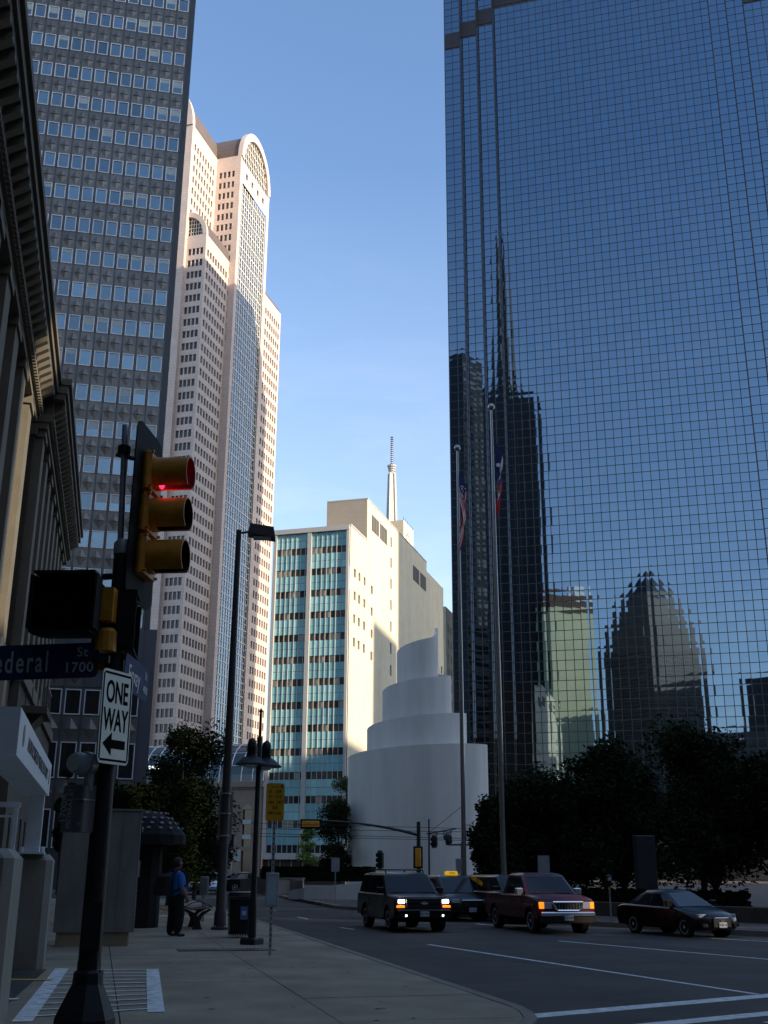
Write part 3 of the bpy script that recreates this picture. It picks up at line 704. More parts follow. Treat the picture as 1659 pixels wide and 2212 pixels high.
for (y0, y1, z0, z1) in ((10.6,14.2,51.6,54.1),(15.2,19.0,51.6,54.1),(36,40,50.2,52.8),(41.2,45,50.2,52.8)):
    lv = boxm('louvre', 'office_mid', .004, .06, y0, y1, z0, z1, tb)
    for k in range(5): boxm('louvre_mullion', 'aluminium_plain', .06, .10, y0+(y1-y0)*k/4-.05, y0+(y1-y0)*k/4+.05, z0, z1, lv)
boxm('coping', 'trim_white', -.18, .10, .0, 8.2, ZT, ZT+.22, tb); boxm('coping', 'trim_white', -6.5, .08, 8.2, 46, ZR, ZR+.16, tb)
ivy = MB()
for i in range(900):
    t = rnd.random()**1.2; y = .3 + 3.2*(1-t)*rnd.random(); z = 2 + t*11.5; s_ = rnd.uniform(.08,.2)
    ivy.add([(.04+rnd.random()*.15,y-s_,z-s_),(.1+rnd.random()*.15,y+s_,z-s_),(.06+rnd.random()*.2,y+s_,z+s_),(.04,y-s_,z+s_)], [(0,1,2,3)])
io = ivy.build('ivy', 'leaf_mid'); io.location = T0; io.scale = (.8,.8,.8); io.rotation_euler = (0,0,YA); tag(io, 'green ivy climbing the corner of the cream wall behind the chapel', 'ivy', kind='stuff')

# ------------------------------------------------------------------ far roofs: mast tower, clock block, pale block
mp_ = at(846, 1110, 420); mp_.z = 0
ms = thing('white_spire_tower', 'slender white tapering spire with a collar and ringed antenna behind the cream building', 'tower', mp_, R(20))
def ztop(px, py, Y): return at(px, py, Y).z
zb, zc_, ztp = ztop(846,1118,420), ztop(846,1018,420), ztop(846,950,420)
tap = MB()
for sx, sy in ((-1,-1),(1,-1),(1,1),(-1,1)):
    tap.add([(sx*2.0-.4,sy*2.0-.4,zb-30),(sx*2.0+.4,sy*2.0-.4,zb-30),(sx*2.0+.4,sy*2.0+.4,zb-30),(sx*2.0-.4,sy*2.0+.4,zb-30),(sx*1.0-.3,sy*1.0-.3,zc_-1),(sx*1.0+.3,sy*1.0-.3,zc_-1),(sx*1.0+.3,sy*1.0+.3,zc_-1),(sx*1.0-.3,sy*1.0+.3,zc_-1)],
            [(0,3,2,1),(4,5,6,7),(0,1,5,4),(1,2,6,5),(2,3,7,6),(3,0,4,7)])
tap.build('spire_rib', 'trim_white', ms)
MB().add([(-1.9,-1.9,zb-30),(1.9,-1.9,zb-30),(1.9,1.9,zb-30),(-1.9,1.9,zb-30),(-.7,-.7,zc_-1),(.7,-.7,zc_-1),(.7,.7,zc_-1),(-.7,.7,zc_-1)], [(0,1,5,4),(1,2,6,5),(2,3,7,6),(3,0,4,7),(4,5,6,7)]).build('spire_shaft', 'cream_stucco', ms)
for k in range(4): MB().lathe([(1.15+.22*k,0),(1.3+.22*k,.5)], (0,0,zc_-1+k*.95), 12).build('collar', 'trim_white', ms)
an = MB().lathe([(.28,zc_),(.22,ztp-3),(.08,ztp)], n=8); an.build('antenna_shaft', 'trim_white', ms)
for k in range(14): MB().lathe([(.62,0),(.62,.16)], (0,0,zc_+3.2+k*.9), 10).build('antenna_ring', 'aluminium_plain', ms)
cbp = at(872, 1130, 330); cbp.z = 0; zk = at(872,1123,330).z
ck = thing('far_rooftop_block', 'cream rooftop block with a ring of marks above the cream wall', 'building', cbp, YA)
MB().box(-6.5,.0,0,12,0,zk).build('wall', 'cream_stucco', ck)
for k in range(9):
    t = R(20+k*40); boxm('clock_mark', 'aluminium_dark', .005, .12, 5+2*math.cos(t)-.22, 5+2*math.cos(t)+.22, zk-5.5+2*math.sin(t)-.35, zk-5.5+2*math.sin(t)+.35, ck)
for k in range(6): boxm('parapet_post', 'aluminium_dark', -.1, 0, k*2.3, k*2.3+.2, zk, zk+.9, ck)
fb = at(963, 1330, 262); fb.z = 0
fo = thing('far_pale_block', 'pale sunlit block glimpsed between cream wall and glass tower', 'building', fb, YA)
Ff = Facade(fo, 'cream_stucco'); hz = at(963,1310,262).z; Ff.add('R', (0,0,0), 30, hz, spread(30,9,.9,1), [(3+3.6*i,5+3.6*i) for i in range(int(hz/3.6)-1)], .3); Ff.add('F', (-8,0,0), 8, hz); Ff.finish('dark_glass', 120, 0); boxm('roof', 'cream_brick', -8, -.1, .1, 30, hz-.3, hz-.1, fo)
# ------------------------------------------------------------------ white spiral chapel
CH = Vector((2.85, 88, 0))
chp = thing('spiral_chapel', 'white spiral chapel of curved walls rising in tiers', 'chapel', CH, 0)
hk = [(90,9.2),(180,10.0),(360,11.1),(540,12.3),(720,13.6),(900,15.3),(1080,16.6),(1260,18.5),(1400,19.6),(1450,20.6)]
rk = [(90,5.62),(180,5.55),(360,5.55),(540,3.95),(720,3.9),(900,2.78),(1080,2.75),(1260,1.62),(1450,1.62)]
def interp(tb_, t):
    for (a, u), (b, v) in zip(tb_, tb_[1:]):
        if t <= b: return u + (v-u)*(t-a)/(b-a)
    return tb_[-1][1]
def smooth(tb_, t): return sum(interp(tb_, max(tb_[0][0], min(tb_[-1][0], t+d))) for d in (-60,-40,-20,0,20,40,60))/7
for wi, (ta_, tb2) in enumerate(((90,360),(360,720),(720,1080),(1080,1450))):
    mb = MB(); st = 6; ks = list(range(ta_, tb2, st)) + [tb2]; v = []
    for t in ks:
        r_ = smooth(rk, t); h_ = interp(hk, t); a = R(t)
        for rr, zz in ((r_,0),(r_,h_),(r_-.22,h_),(r_-.22,0)): v.append((rr*math.cos(a), rr*math.sin(a), zz))
    f = []
    for i in range(len(ks)-1):
        for k in range(4): f.append((i*4+k, i*4+(k+1)%4, i*4+4+(k+1)%4, i*4+4+k))
    f += [(0,1,2,3), tuple(len(v)-4+k for k in (3,2,1,0))]
    mb.add(v, f).build('spiral_wall', 'chapel_white', chp, True)
rf = MB()
for t in range(90, 1080, 10):
    q = []
    for tt in (t, t+10):
        a = R(tt); z = interp(hk, tt)-.7; q += [((smooth(rk,tt)-.2)*math.cos(a),(smooth(rk,tt)-.2)*math.sin(a),z), ((smooth(rk,tt+360)-.1)*math.cos(a),(smooth(rk,tt+360)-.1)*math.sin(a),z)]
    rf.add([q[0],q[2],q[3],q[1]], [(0,1,2,3)])
rf.build('ramp_roof', 'chapel_white', chp)
# low white ramp walls round the chapel
def lowwall(name, label, pts, h0, h1, th_, mat, cat='wall', z0=.1):
    mb = MB(); n_ = len(pts); v = []
    for i, p in enumerate(pts):
        d = Vector(pts[min(i+1,n_-1)]) - Vector(pts[max(i-1,0)]); d = Vector((d[0],d[1])).normalized(); q = Vector((-d.y,d.x))*th_/2; h = h0+(h1-h0)*i/(n_-1)
        P0 = Vector((p[0],p[1])); v += [(*(P0-q),z0),(*(P0-q),h),(*(P0+q),h),(*(P0+q),z0)]
    f = [(i*4+k, i*4+(k+1)%4, i*4+4+(k+1)%4, i*4+4+k) for i in range(n_-1) for k in range(4)] + [(0,1,2,3), tuple(4*n_-4+k for k in (3,2,1,0))]
    o = mb.add(v, f).build(name, mat); return tag(o, label, cat)
lowwall('ramp_wall', 'low sloping white ramp wall at the left foot of the chapel', [(-5.2,66.5),(-4.2,64.6),(-2.6,63.6),(-.6,63.4),(1.4,63.8)], .55, 1.25, .4, 'chapel_white')
lowwall('ramp_wall', 'low sloping white ramp wall at the right foot of the chapel', [(4.2,66),(6,65.4),(8,65.2),(10.5,65.6)], 1.3, 2.3, .4, 'chapel_white')
# planter walls
lowwall('planter_wall', 'low brown brick planter wall by the street in front of the teal building', [(-9.8,80.5),(-6.2,79.5),(-5.5,75.5),(-5.2,72)], 1.05, 1.05, .5, 'brick_paving')
pwb = thing('sunlit_wall_patch', 'sunlit patch of planter wall below the small bright tree, put in as pale pink stone', 'wall', (-6.1,79.1,.1), R(-16))  # pale panel stands in for sunlight falling on the wall
boxm('panel', 'granite_trim', -.9, .9, -.5, -.27, 0, .98, pwb); boxm('cap', 'concrete_pale', -.95, .95, -.55, -.2, .98, 1.06, pwb)
lowwall('planter_wall', 'low dark brick planter wall behind the black sedan', [(5.6,47.6),(8.2,43.6),(10.6,39.9),(13,37.4),(24,27)], .62, .62, .45, 'brick_paving')
st_ = thing('stone_block', 'pale stone block standing under the dark trees beyond the pickup', 'block', (9.9,46.2,.14), R(20)); MB().bbox(-.9,.9,-.35,.35,0,.75,.04).build('stone', 'concrete_pale', st_)
mo = thing('grey_monolith', 'plain grey slab standing among the dark trees', 'monument', (10.9,47.5,.14), R(10)); MB().bbox(-.44,.44,-.18,.18,0,3.0,.03).build('slab', 'office_dark', mo); MB().bbox(-.6,.6,-.3,.3,-.02,.2,.03).build('base', 'concrete', mo)

# ------------------------------------------------------------------ federal building (left edge)
fn = Vector((math.cos(YB), math.sin(YB))); FO = Vector((fn.x*-4.3, fn.y*-4.3, 0))
fd = thing('federal_building', 'dark limestone classical building with heavy bracketed cornice at the left edge', 'building', FO, YB)
Fd = Facade(fd, 'limestone'); BASE = 10.2
ys1 = [(2.1+4.1*i, 3.7+4.1*i) for i in range(14)]
Fd.add('R', (-1.55,-3,0), 58, 24.3, ys1, [(11.6,15.2),(16.4,19.4),(20.3,22.6)], .5)
Fd.add('R', (-1.1,55,0), 27.5, 24.3, [(2.0+3.4*i,3.5+3.4*i) for i in range(7)], [(11.6,15.2),(16.4,19.4),(20.3,22.6)], .5)
Fd.add('B', (-12,82.5,0), 10.9, 24.3); Fd.add('F', (-12,55,0), 10.9, 24.3); Fd.add('F', (-12,-3,0), 10.45, 24.3)
Fd.finish('black_glass', 200, 0)
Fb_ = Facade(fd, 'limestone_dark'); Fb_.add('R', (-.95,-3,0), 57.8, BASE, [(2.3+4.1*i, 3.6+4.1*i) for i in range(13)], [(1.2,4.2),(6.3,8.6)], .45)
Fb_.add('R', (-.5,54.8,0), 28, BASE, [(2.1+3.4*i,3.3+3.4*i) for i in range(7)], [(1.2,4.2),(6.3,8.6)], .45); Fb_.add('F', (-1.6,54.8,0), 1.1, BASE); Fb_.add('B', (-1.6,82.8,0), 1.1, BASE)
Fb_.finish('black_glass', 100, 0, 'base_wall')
boxm('string_course', 'limestone', -1.6, -.75, -3, 54.75, BASE, BASE+.7, fd); boxm('string_course', 'limestone', -1.6, -.3, 54.75, 83, BASE, BASE+.72, fd)
for i in range(15):
    y = -2.4+4.1*i
    pi_ = boxm('pilaster', 'limestone', -1.58, -1.1, y, y+1.5, BASE+.7, 22.9, fd); boxm('capital', 'limestone', -1.56, -1.0, y-.12, y+1.62, 22.9, 23.5, pi_)
for i in range(8):
    y = 55.3+3.4*i; pi_ = boxm('pilaster', 'limestone', -1.12, -.68, y, y+1.3, BASE+.72, 22.9, fd); boxm('capital', 'limestone', -1.1, -.58, y-.12, y+1.42, 22.9, 23.5, pi_)
def cornice(x, y0, y1, z):
    for k, (dx, a, b) in enumerate(((-1.0,-2.7,-2.35),(-.85,-2.35,-1.9),(-.28,-1.15,-.8),(-.15,-.8,-.35),(0,-.35,0))):
        boxm('cornice_moulding', 'limestone' if k != 2 else 'limestone_dark', x-3, x+dx, y0-(dx+1)*.5, y1+(dx+1)*.5, z+a, z+b-.003, fd)
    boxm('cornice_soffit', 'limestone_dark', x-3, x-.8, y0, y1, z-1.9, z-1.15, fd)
    n_ = int((y1-y0)/.82); br = MB().add([(-.55,0,0),(.0,0,.35),(.0,0,.6),(-.55,0,.6),(-.55,.36,0),(.0,.36,.35),(.0,.36,.6),(-.55,.36,.6)], [(0,1,2,3),(7,6,5,4),(0,4,5,1),(1,5,6,2),(2,6,7,3),(3,7,4,0)]).mesh('bracket', 'limestone')
    for i in range(n_): link('bracket', br, fd, (x-.26, y0+.3+i*.82, z-1.76))
    dn = MB()
    for i in range(int((y1-y0)/.34)): dn.box(x-.85, x-.72, y0+i*.34, y0+i*.34+.19, z-2.3, z-2.02)
    tag(dn.build('dentils', 'limestone', fd), kind='stuff')
cornice(0, -3, 54.2, 26.0); cornice(.5, 55.0, 82.6, 26.0)
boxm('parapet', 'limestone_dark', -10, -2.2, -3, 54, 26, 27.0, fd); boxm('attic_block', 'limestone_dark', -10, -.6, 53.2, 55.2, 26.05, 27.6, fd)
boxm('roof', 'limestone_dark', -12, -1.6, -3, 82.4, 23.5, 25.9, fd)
bal = thing('iron_balcony', 'black iron balcony on a stone bracket on the federal building', 'balcony', FO, YB)
boxm('floor_slab', 'limestone_dark', -.5, .75, 57, 60.6, 9.0, 9.35, bal); boxm('rail', 'iron', .62, .70, 57.05, 60.55, 10.3, 10.37, bal)
MB().add([(-.5,57.5,7.9),(.5,57.5,9.0),(-.5,57.5,9.0),(-.5,60.1,7.9),(.5,60.1,9.0),(-.5,60.1,9.0)], [(0,1,2),(5,4,3),(0,3,4,1),(1,4,5,2),(2,5,3,0)]).build('bracket', 'limestone_dark', bal)
for k in range(14): boxm('baluster', 'iron', .64, .68, 57.1+k*.26, 57.14+k*.26, 9.35, 10.3, bal)
for k in range(4): boxm('baluster', 'iron', -.35+k*.3, -.31+k*.3, 57.08, 57.12, 9.35, 10.3, bal)

# ------------------------------------------------------------------ brownstone and glass vault down the street
bp_ = at(567, 1700, 190); bp_.z = 0; zbs = at(530,1690,190).z
bs = thing('brownstone_block', 'grey-brown stone building with tall arched windows far down the street', 'building', bp_, YA)
Fbs = Facade(bs, 'brownstone'); xs_ = [(2.2+4.6*i, 3.9+4.6*i) for i in range(5)]
Fbs.add('F', (-24,0,0), 24, zbs, xs_, [(1,4.5),(5.2,11.2)], .5); Fbs.finish('black_glass', 50, 0)
boxm('mass', 'brownstone', -24, -.02, .6, 25, 0, zbs-.1, bs); boxm('cornice', 'brownstone', -24.3, .3, -.4, .3, zbs-.7, zbs+.05, bs)
for i in range(60): boxm('dentil', 'brownstone', -24+i*.4, -23.8+i*.4, -.3, -.02, zbs-1.05, zbs-.72, bs)
for i in range(5):
    xm = -24+3.05+4.6*i
    mb = MB(); n_ = 10
    pr = [(xm+.85*math.cos(R(180*k/n_)), 11.2+.85*math.sin(R(180*k/n_))) for k in range(n_+1)]
    mb.add([(p[0],-.02,p[1]) for p in pr]+[(p[0],.06,p[1]) for p in pr], [tuple(range(n_+1))]); mb.build('arched_pane', 'black_glass', bs)
    for z in (7.0, 9.4): boxm('window_band', 'blind', xm-.8, xm+.8, -.03, .45, z-.6, z+.1, bs)
vt = thing('glass_vault', 'barrel vaulted glass roof with pale ribs above the brownstone block', 'roof', bp_, YA)
vz = zbs + .3; vx0, vx1, vy0, vy1 = -27, -.3, 1.0, 14.0
mb = barrel(vx0, vx1, vy0, vy1, vz, vz+7, 'x'); mb.build('vault_glass', 'vault_glass', vt, True)
boxm('vault_sill', 'dark_glass', vx0, vx1, vy0, vy1, zbs-.05, vz+.1, vt)
for k in range(14):
    xx = vx0 + (vx1-vx0)*k/13; rb = MB(); pts = [(xx, (vy0+vy1)/2-6.55*math.cos(R(180*i/14)), vz+7.05*math.sin(R(180*i/14))) for i in range(15)]
    rb.tube(pts, .09, 5); rb.build('vault_rib', 'window_white', vt)
for k in range(1, 8):
    a = R(180*k/8); MB().cyl((vx0,(vy0+vy1)/2-6.55*math.cos(a),vz+7.05*math.sin(a)), (vx1,(vy0+vy1)/2-6.55*math.cos(a),vz+7.05*math.sin(a)), .06, n=5).build('vault_purlin', 'window_white', vt)

# ------------------------------------------------------------------ city blocks outside the frame: some seen in the mirror glass, others unseen and added for shade
def office(name, label, loc, rz, wx, wy, h, wall, glass, fh=3.8, bay=2.4, faces='FRLB', top=None, limit=0):
    t = thing(name, label, 'building', (loc[0],loc[1],0), rz)
    fa = Facade(t, wall); zs_ = [(2+fh*i, 2+fh*i+fh*.52) for i in range(int((h-4)/fh))]
    for fc in faces:
        o, W_ = {'F': ((-wx/2,-wy/2,0),wx), 'B': ((-wx/2,wy/2,0),wx), 'R': ((wx/2,-wy/2,0),wy), 'L': ((-wx/2,-wy/2,0),wy)}[fc]
        fa.add(fc, o, W_, h, spread(W_, max(2,int(W_/bay)), bay*.55, .8) if glass else (), zs_ if glass else (), .3)
    fa.finish(glass or 'dark_glass', limit, 0)
    boxm('roof', wall, -wx/2+.05, wx/2-.05, -wy/2+.05, wy/2-.05, h-1, h-.4, t)
    return t
mpt = mwg @ Vector((20,4.8,0)); mnn = (Matrix.Rotation(YA,3,'Z') @ Vector((0,-1,0)))
def mirror(px, Yv, py=1500):
    v = at(px, py, Yv); v.z = 0; return v - 2*((v-mpt).dot(mnn))*mnn
p = mirror(1086, 455); sp = office('spire_tower', 'dark tower with a tall tapering spire, seen only mirrored in the glass', p, R(-24), 40, 34, 190, 'office_dark', None)
q = Matrix.Rotation(R(24),4,'Z') @ (mirror(1114, 455)-p); QX, QY = q.x, q.y
for k in range(13): boxm('pier', 'office_mid' if k % 3 == 0 else 'office_dark', -19.4+k*3.15, -18.8+k*3.15, 17, 17.4, 5, 189, sp)
sgn = -math.copysign(1, QX); boxm('wing', 'office_dark', min(sgn*19,sgn*44), max(sgn*19,sgn*44), -16, 16.5, 0, 178, sp)
boxm('crown', 'office_dark', QX-13, QX+13, -13, 15, 189.5, 199, sp); boxm('crown', 'office_dark', QX-7, QX+7, -7, 9, 199, 203, sp)
for sx, sy in ((-1,-1),(1,-1),(1,1),(-1,1)): MB().cyl((QX+sx*6,sy*6,202),(QX,0,224),.9,.7,6).build('spire_leg', 'office_dark', sp)
MB().lathe([(4.4,203),(4.6,216),(3.0,236),(2.3,262),(1.3,284),(.3,290)], (QX,0,0), n=10).build('spire', 'office_dark', sp)
p = mirror(1232, 430); be = office('beige_slab', 'blank pale green-beige slab with a brown attic, seen only mirrored in the glass', p, R(30), 5, 21, 101, 'office_beige', None)
boxm('attic', 'office_brown', -2.8, 2.8, -10.8, 10.8, 100.9, 107, be); boxm('water_tank', 'flag_white', -1, 2.6, -8, -2, 107, 111, be)
p = mirror(1415, 460); sg = office('stepped_tower', 'dark stepped tower with a pyramid top, seen only mirrored in the glass', p, R(24), 30, 30, 92, 'office_mid', 'office_dark', 3.6, 2.6)
for (hw, z0, z1) in ((13,91.9,101),(10.5,101,108),(8,108,114)): boxm('setback', 'office_mid', -hw, hw, -hw, hw, z0, z1, sg)
MB().add([(-7,-7,114),(7,-7,114),(7,7,114),(-7,7,114),(0,0,126)], [(0,1,4),(1,2,4),(2,3,4),(3,0,4)]).build('pyramid_roof', 'office_dark', sg)
p = mirror(1715, 420); office('dark_block', 'dark plain block, seen only mirrored at the far right of the glass', p, R(12), 26, 30, 72, 'office_dark', None)
office('rear_shading_block', 'plain grey block added unseen behind the camera to darken the foreground', (-6,-48), YB, 110, 40, 52, 'office_mid', 'office_dark')  # unseen block added to keep sky light off the foreground
# unseen blocks added right of the frame to throw shade over the street (laid out along the sun's direction)
def shade(name, label, q0, q1, h, wall, glass, p0=86, p1=130):
    pc, qc = (p0+p1)/2, (q0+q1)/2; c, s_ = math.sin(SUN_AZ), math.cos(SUN_AZ)
    return office(name, label, (pc*c - qc*s_, pc*s_ + qc*c), math.atan2(s_, c), p1-p0, q1-q0, h, wall, glass)
shade('shading_tower', 'tall grey tower added unseen to the right to shade the metal tower', 60, 97, 215, 'office_grey', 'office_dark')
shade('shading_long_block', 'long grey block added unseen to the right to shade the street', -70, 32.4, 105, 'office_grey', 'office_dark')
shade('shading_link', 'lower link added between two unseen shading blocks to let a sliver of sun through', 32.7, 36.0, 57, 'office_mid', None)  # kept low so the added blocks leave a gap of sun on the cornice
shade('shading_wing', 'shorter grey block added unseen for shade between link and tall tower', 36.3, 59.5, 105, 'office_grey', 'office_dark')
shade('shading_block', 'mid-height beige block added unseen to the right for shade', 97.5, 113, 68, 'cream_brick', 'dark_glass')
shade('shading_step', 'stepped grey block added unseen for shade beyond the beige block', 113.5, 124, 84, 'office_grey', 'office_dark')
shade('shading_slab', 'tall grey slab added unseen for shade, farthest to the right', 124.5, 165, 128, 'office_grey', 'office_dark')

# ------------------------------------------------------------------ trees
def tree(name, label, loc, h, rad, z0, mat, n=4200, ls=.17, seed=1, group=None, clumps=15, flat=.75, trunk=.16, top=None):
    rr = random.Random(seed); t = thing(name, label, 'tree', loc, 0, group)
    tm = MB(); tm.cyl((0,0,-.05),(rr.uniform(-.1,.1),rr.uniform(-.1,.1),z0+.3),trunk,trunk*.75,9)
    cl = []
    for k in range(clumps):
        a = rr.uniform(0,6.28); zf = rr.random(); q = math.sqrt(rr.random())*(1-.45*zf if not top else (1-zf)**.8)
        c = Vector((math.cos(a)*q*rad*.8, math.sin(a)*q*rad*.8, z0 + (h-z0)*(.1+.8*zf)))
        cl.append((c, rad*rr.uniform(.26,.46)*(1 if not top else 1-.6*zf)))
        base = Vector((0,0,z0*rr.uniform(.6,1.0))); mid = base.lerp(c,.5)+Vector((0,0,.15*rad)); tm.cyl(base, mid, trunk*.5, trunk*.3, 6); tm.cyl(mid, c, trunk*.3, trunk*.1, 5)
    tm.build('trunk', 'bark', t)
    v, f = [], []
    for i in range(n):
        c, r_ = cl[rr.randrange(len(cl))]
        d = Vector((rr.gauss(0,1),rr.gauss(0,1),rr.gauss(0,1)*flat)); d = d.normalized()*r_*(rr.random()**.45)*(1.12 if rr.random() < .1 else 1)
        p_ = c + d; s_ = ls*rr.uniform(.6,1.3)
        u = Vector((rr.gauss(0,1),rr.gauss(0,1),rr.gauss(0,.6))).normalized(); q = u.cross(Vector((rr.gauss(0,1),rr.gauss(0,1),rr.gauss(0,1)))).normalized()
        o_ = len(v); v += [tuple(p_-u*s_), tuple(p_+q*s_*.45), tuple(p_+u*s_), tuple(p_-q*s_*.45)]; f.append((o_,o_+1,o_+2,o_+3))
    me_ = bpy.data.meshes.new('crown'); me_.from_pydata(v, [], f); me_.materials.append(MATS[mat]); link('crown', me_, t)
    return t
RG = 'dark plaza trees on the right'
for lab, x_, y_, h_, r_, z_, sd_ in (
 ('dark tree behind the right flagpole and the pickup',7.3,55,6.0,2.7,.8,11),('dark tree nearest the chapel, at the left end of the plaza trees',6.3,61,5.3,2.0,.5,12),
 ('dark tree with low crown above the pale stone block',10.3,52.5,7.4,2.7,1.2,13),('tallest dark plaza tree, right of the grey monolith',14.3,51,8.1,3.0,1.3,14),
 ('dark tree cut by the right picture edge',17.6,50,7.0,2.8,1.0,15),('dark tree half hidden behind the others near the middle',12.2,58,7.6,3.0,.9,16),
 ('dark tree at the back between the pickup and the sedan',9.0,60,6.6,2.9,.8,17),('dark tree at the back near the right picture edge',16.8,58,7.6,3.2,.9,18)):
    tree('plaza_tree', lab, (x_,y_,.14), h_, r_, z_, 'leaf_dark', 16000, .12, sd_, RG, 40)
LGp = 'street trees along the left pavement'
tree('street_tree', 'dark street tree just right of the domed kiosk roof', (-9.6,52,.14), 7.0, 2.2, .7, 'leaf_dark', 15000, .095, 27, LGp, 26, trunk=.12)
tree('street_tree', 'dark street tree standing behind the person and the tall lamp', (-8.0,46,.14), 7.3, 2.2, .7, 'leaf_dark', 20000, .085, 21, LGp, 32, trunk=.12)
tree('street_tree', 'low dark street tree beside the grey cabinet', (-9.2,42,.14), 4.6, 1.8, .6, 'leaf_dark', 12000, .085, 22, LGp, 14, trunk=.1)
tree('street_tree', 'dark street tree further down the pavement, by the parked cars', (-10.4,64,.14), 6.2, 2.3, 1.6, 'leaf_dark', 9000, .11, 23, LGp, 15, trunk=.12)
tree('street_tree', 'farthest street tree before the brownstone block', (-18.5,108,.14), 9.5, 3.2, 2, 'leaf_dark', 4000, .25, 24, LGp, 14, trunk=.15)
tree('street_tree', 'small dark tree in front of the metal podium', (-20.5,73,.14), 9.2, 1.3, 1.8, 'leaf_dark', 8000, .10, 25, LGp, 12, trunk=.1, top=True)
tree('sapling', 'small young tree coloured bright green as if sunlit, in the planter before the teal building', (-5.3,82,.9), 4.4, 1.25, .7, 'leaf_sunlit', 5000, .085, 31, None, 22, trunk=.05, top=True)
tree('shade_tree', 'dark rounded tree between the small bright tree and the chapel', (-3.2,86,.5), 6.2, 2.3, 1.2, 'leaf_dark', 10000, .10, 32, None, 16)
tree('shade_tree', 'lighter green tree rising against the cream wall left of the chapel', (-2.7,92,.5), 9.0, 1.9, 3.5, 'leaf_mid', 9000, .10, 33, None, 16)
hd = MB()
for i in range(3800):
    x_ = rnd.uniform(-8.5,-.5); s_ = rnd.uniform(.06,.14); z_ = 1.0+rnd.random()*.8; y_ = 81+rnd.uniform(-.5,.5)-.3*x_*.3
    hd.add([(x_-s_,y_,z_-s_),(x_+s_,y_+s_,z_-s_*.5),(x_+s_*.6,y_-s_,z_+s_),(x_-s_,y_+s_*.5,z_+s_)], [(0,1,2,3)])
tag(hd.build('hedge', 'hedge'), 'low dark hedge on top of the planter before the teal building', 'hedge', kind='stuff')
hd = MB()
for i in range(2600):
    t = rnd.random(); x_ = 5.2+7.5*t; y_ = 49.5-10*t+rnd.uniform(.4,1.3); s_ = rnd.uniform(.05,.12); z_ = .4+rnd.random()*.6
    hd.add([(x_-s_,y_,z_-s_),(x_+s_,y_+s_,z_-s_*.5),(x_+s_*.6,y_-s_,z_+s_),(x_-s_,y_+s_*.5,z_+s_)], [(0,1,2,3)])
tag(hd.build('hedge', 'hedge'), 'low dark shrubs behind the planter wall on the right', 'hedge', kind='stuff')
# ================================================================== STREET FURNITURE
# ---- foreground signal pole
SX, SY = -2.23, 9.0
tp = thing('signal_pole', 'black traffic signal pole with octagonal base in the left foreground', 'pole', (SX,SY,.15), R(10))
MB().lathe([(.085,.9),(.078,2.2),(.076,4.22)], n=20).build('shaft', 'pole_black', tp, True)
MB().lathe([(.30,0),(.30,.08),(.235,.12),(.225,.52),(.20,.58),(.115,.76),(.11,.84),(.088,.86),(.088,.92)], n=8).build('base', 'pole_black', tp)
MB().lathe([(.082,4.14),(.084,4.24),(.06,4.27),(.01,4.28)], n=20).build('cap', 'galvanised', tp, True)
MB().cyl((-.03,.02,4.2),(-.075,.02,5.34),.026,.026,12).build('top_pipe', 'galvanised', tp, True)
MB().lathe([(.055,0),(.055,.08)], (-.066,.02,5.06), 12).build('clamp', 'pole_black', tp); boxm('door', 'pole_black', -.07, .07, -.095, -.07, 1.0, 1.35, tp)
MB().tube([(.09,.03,.35),(.10,-.02,.55),(.095,-.02,.86)], .02, 6).build('conduit', 'galvanised', tp)
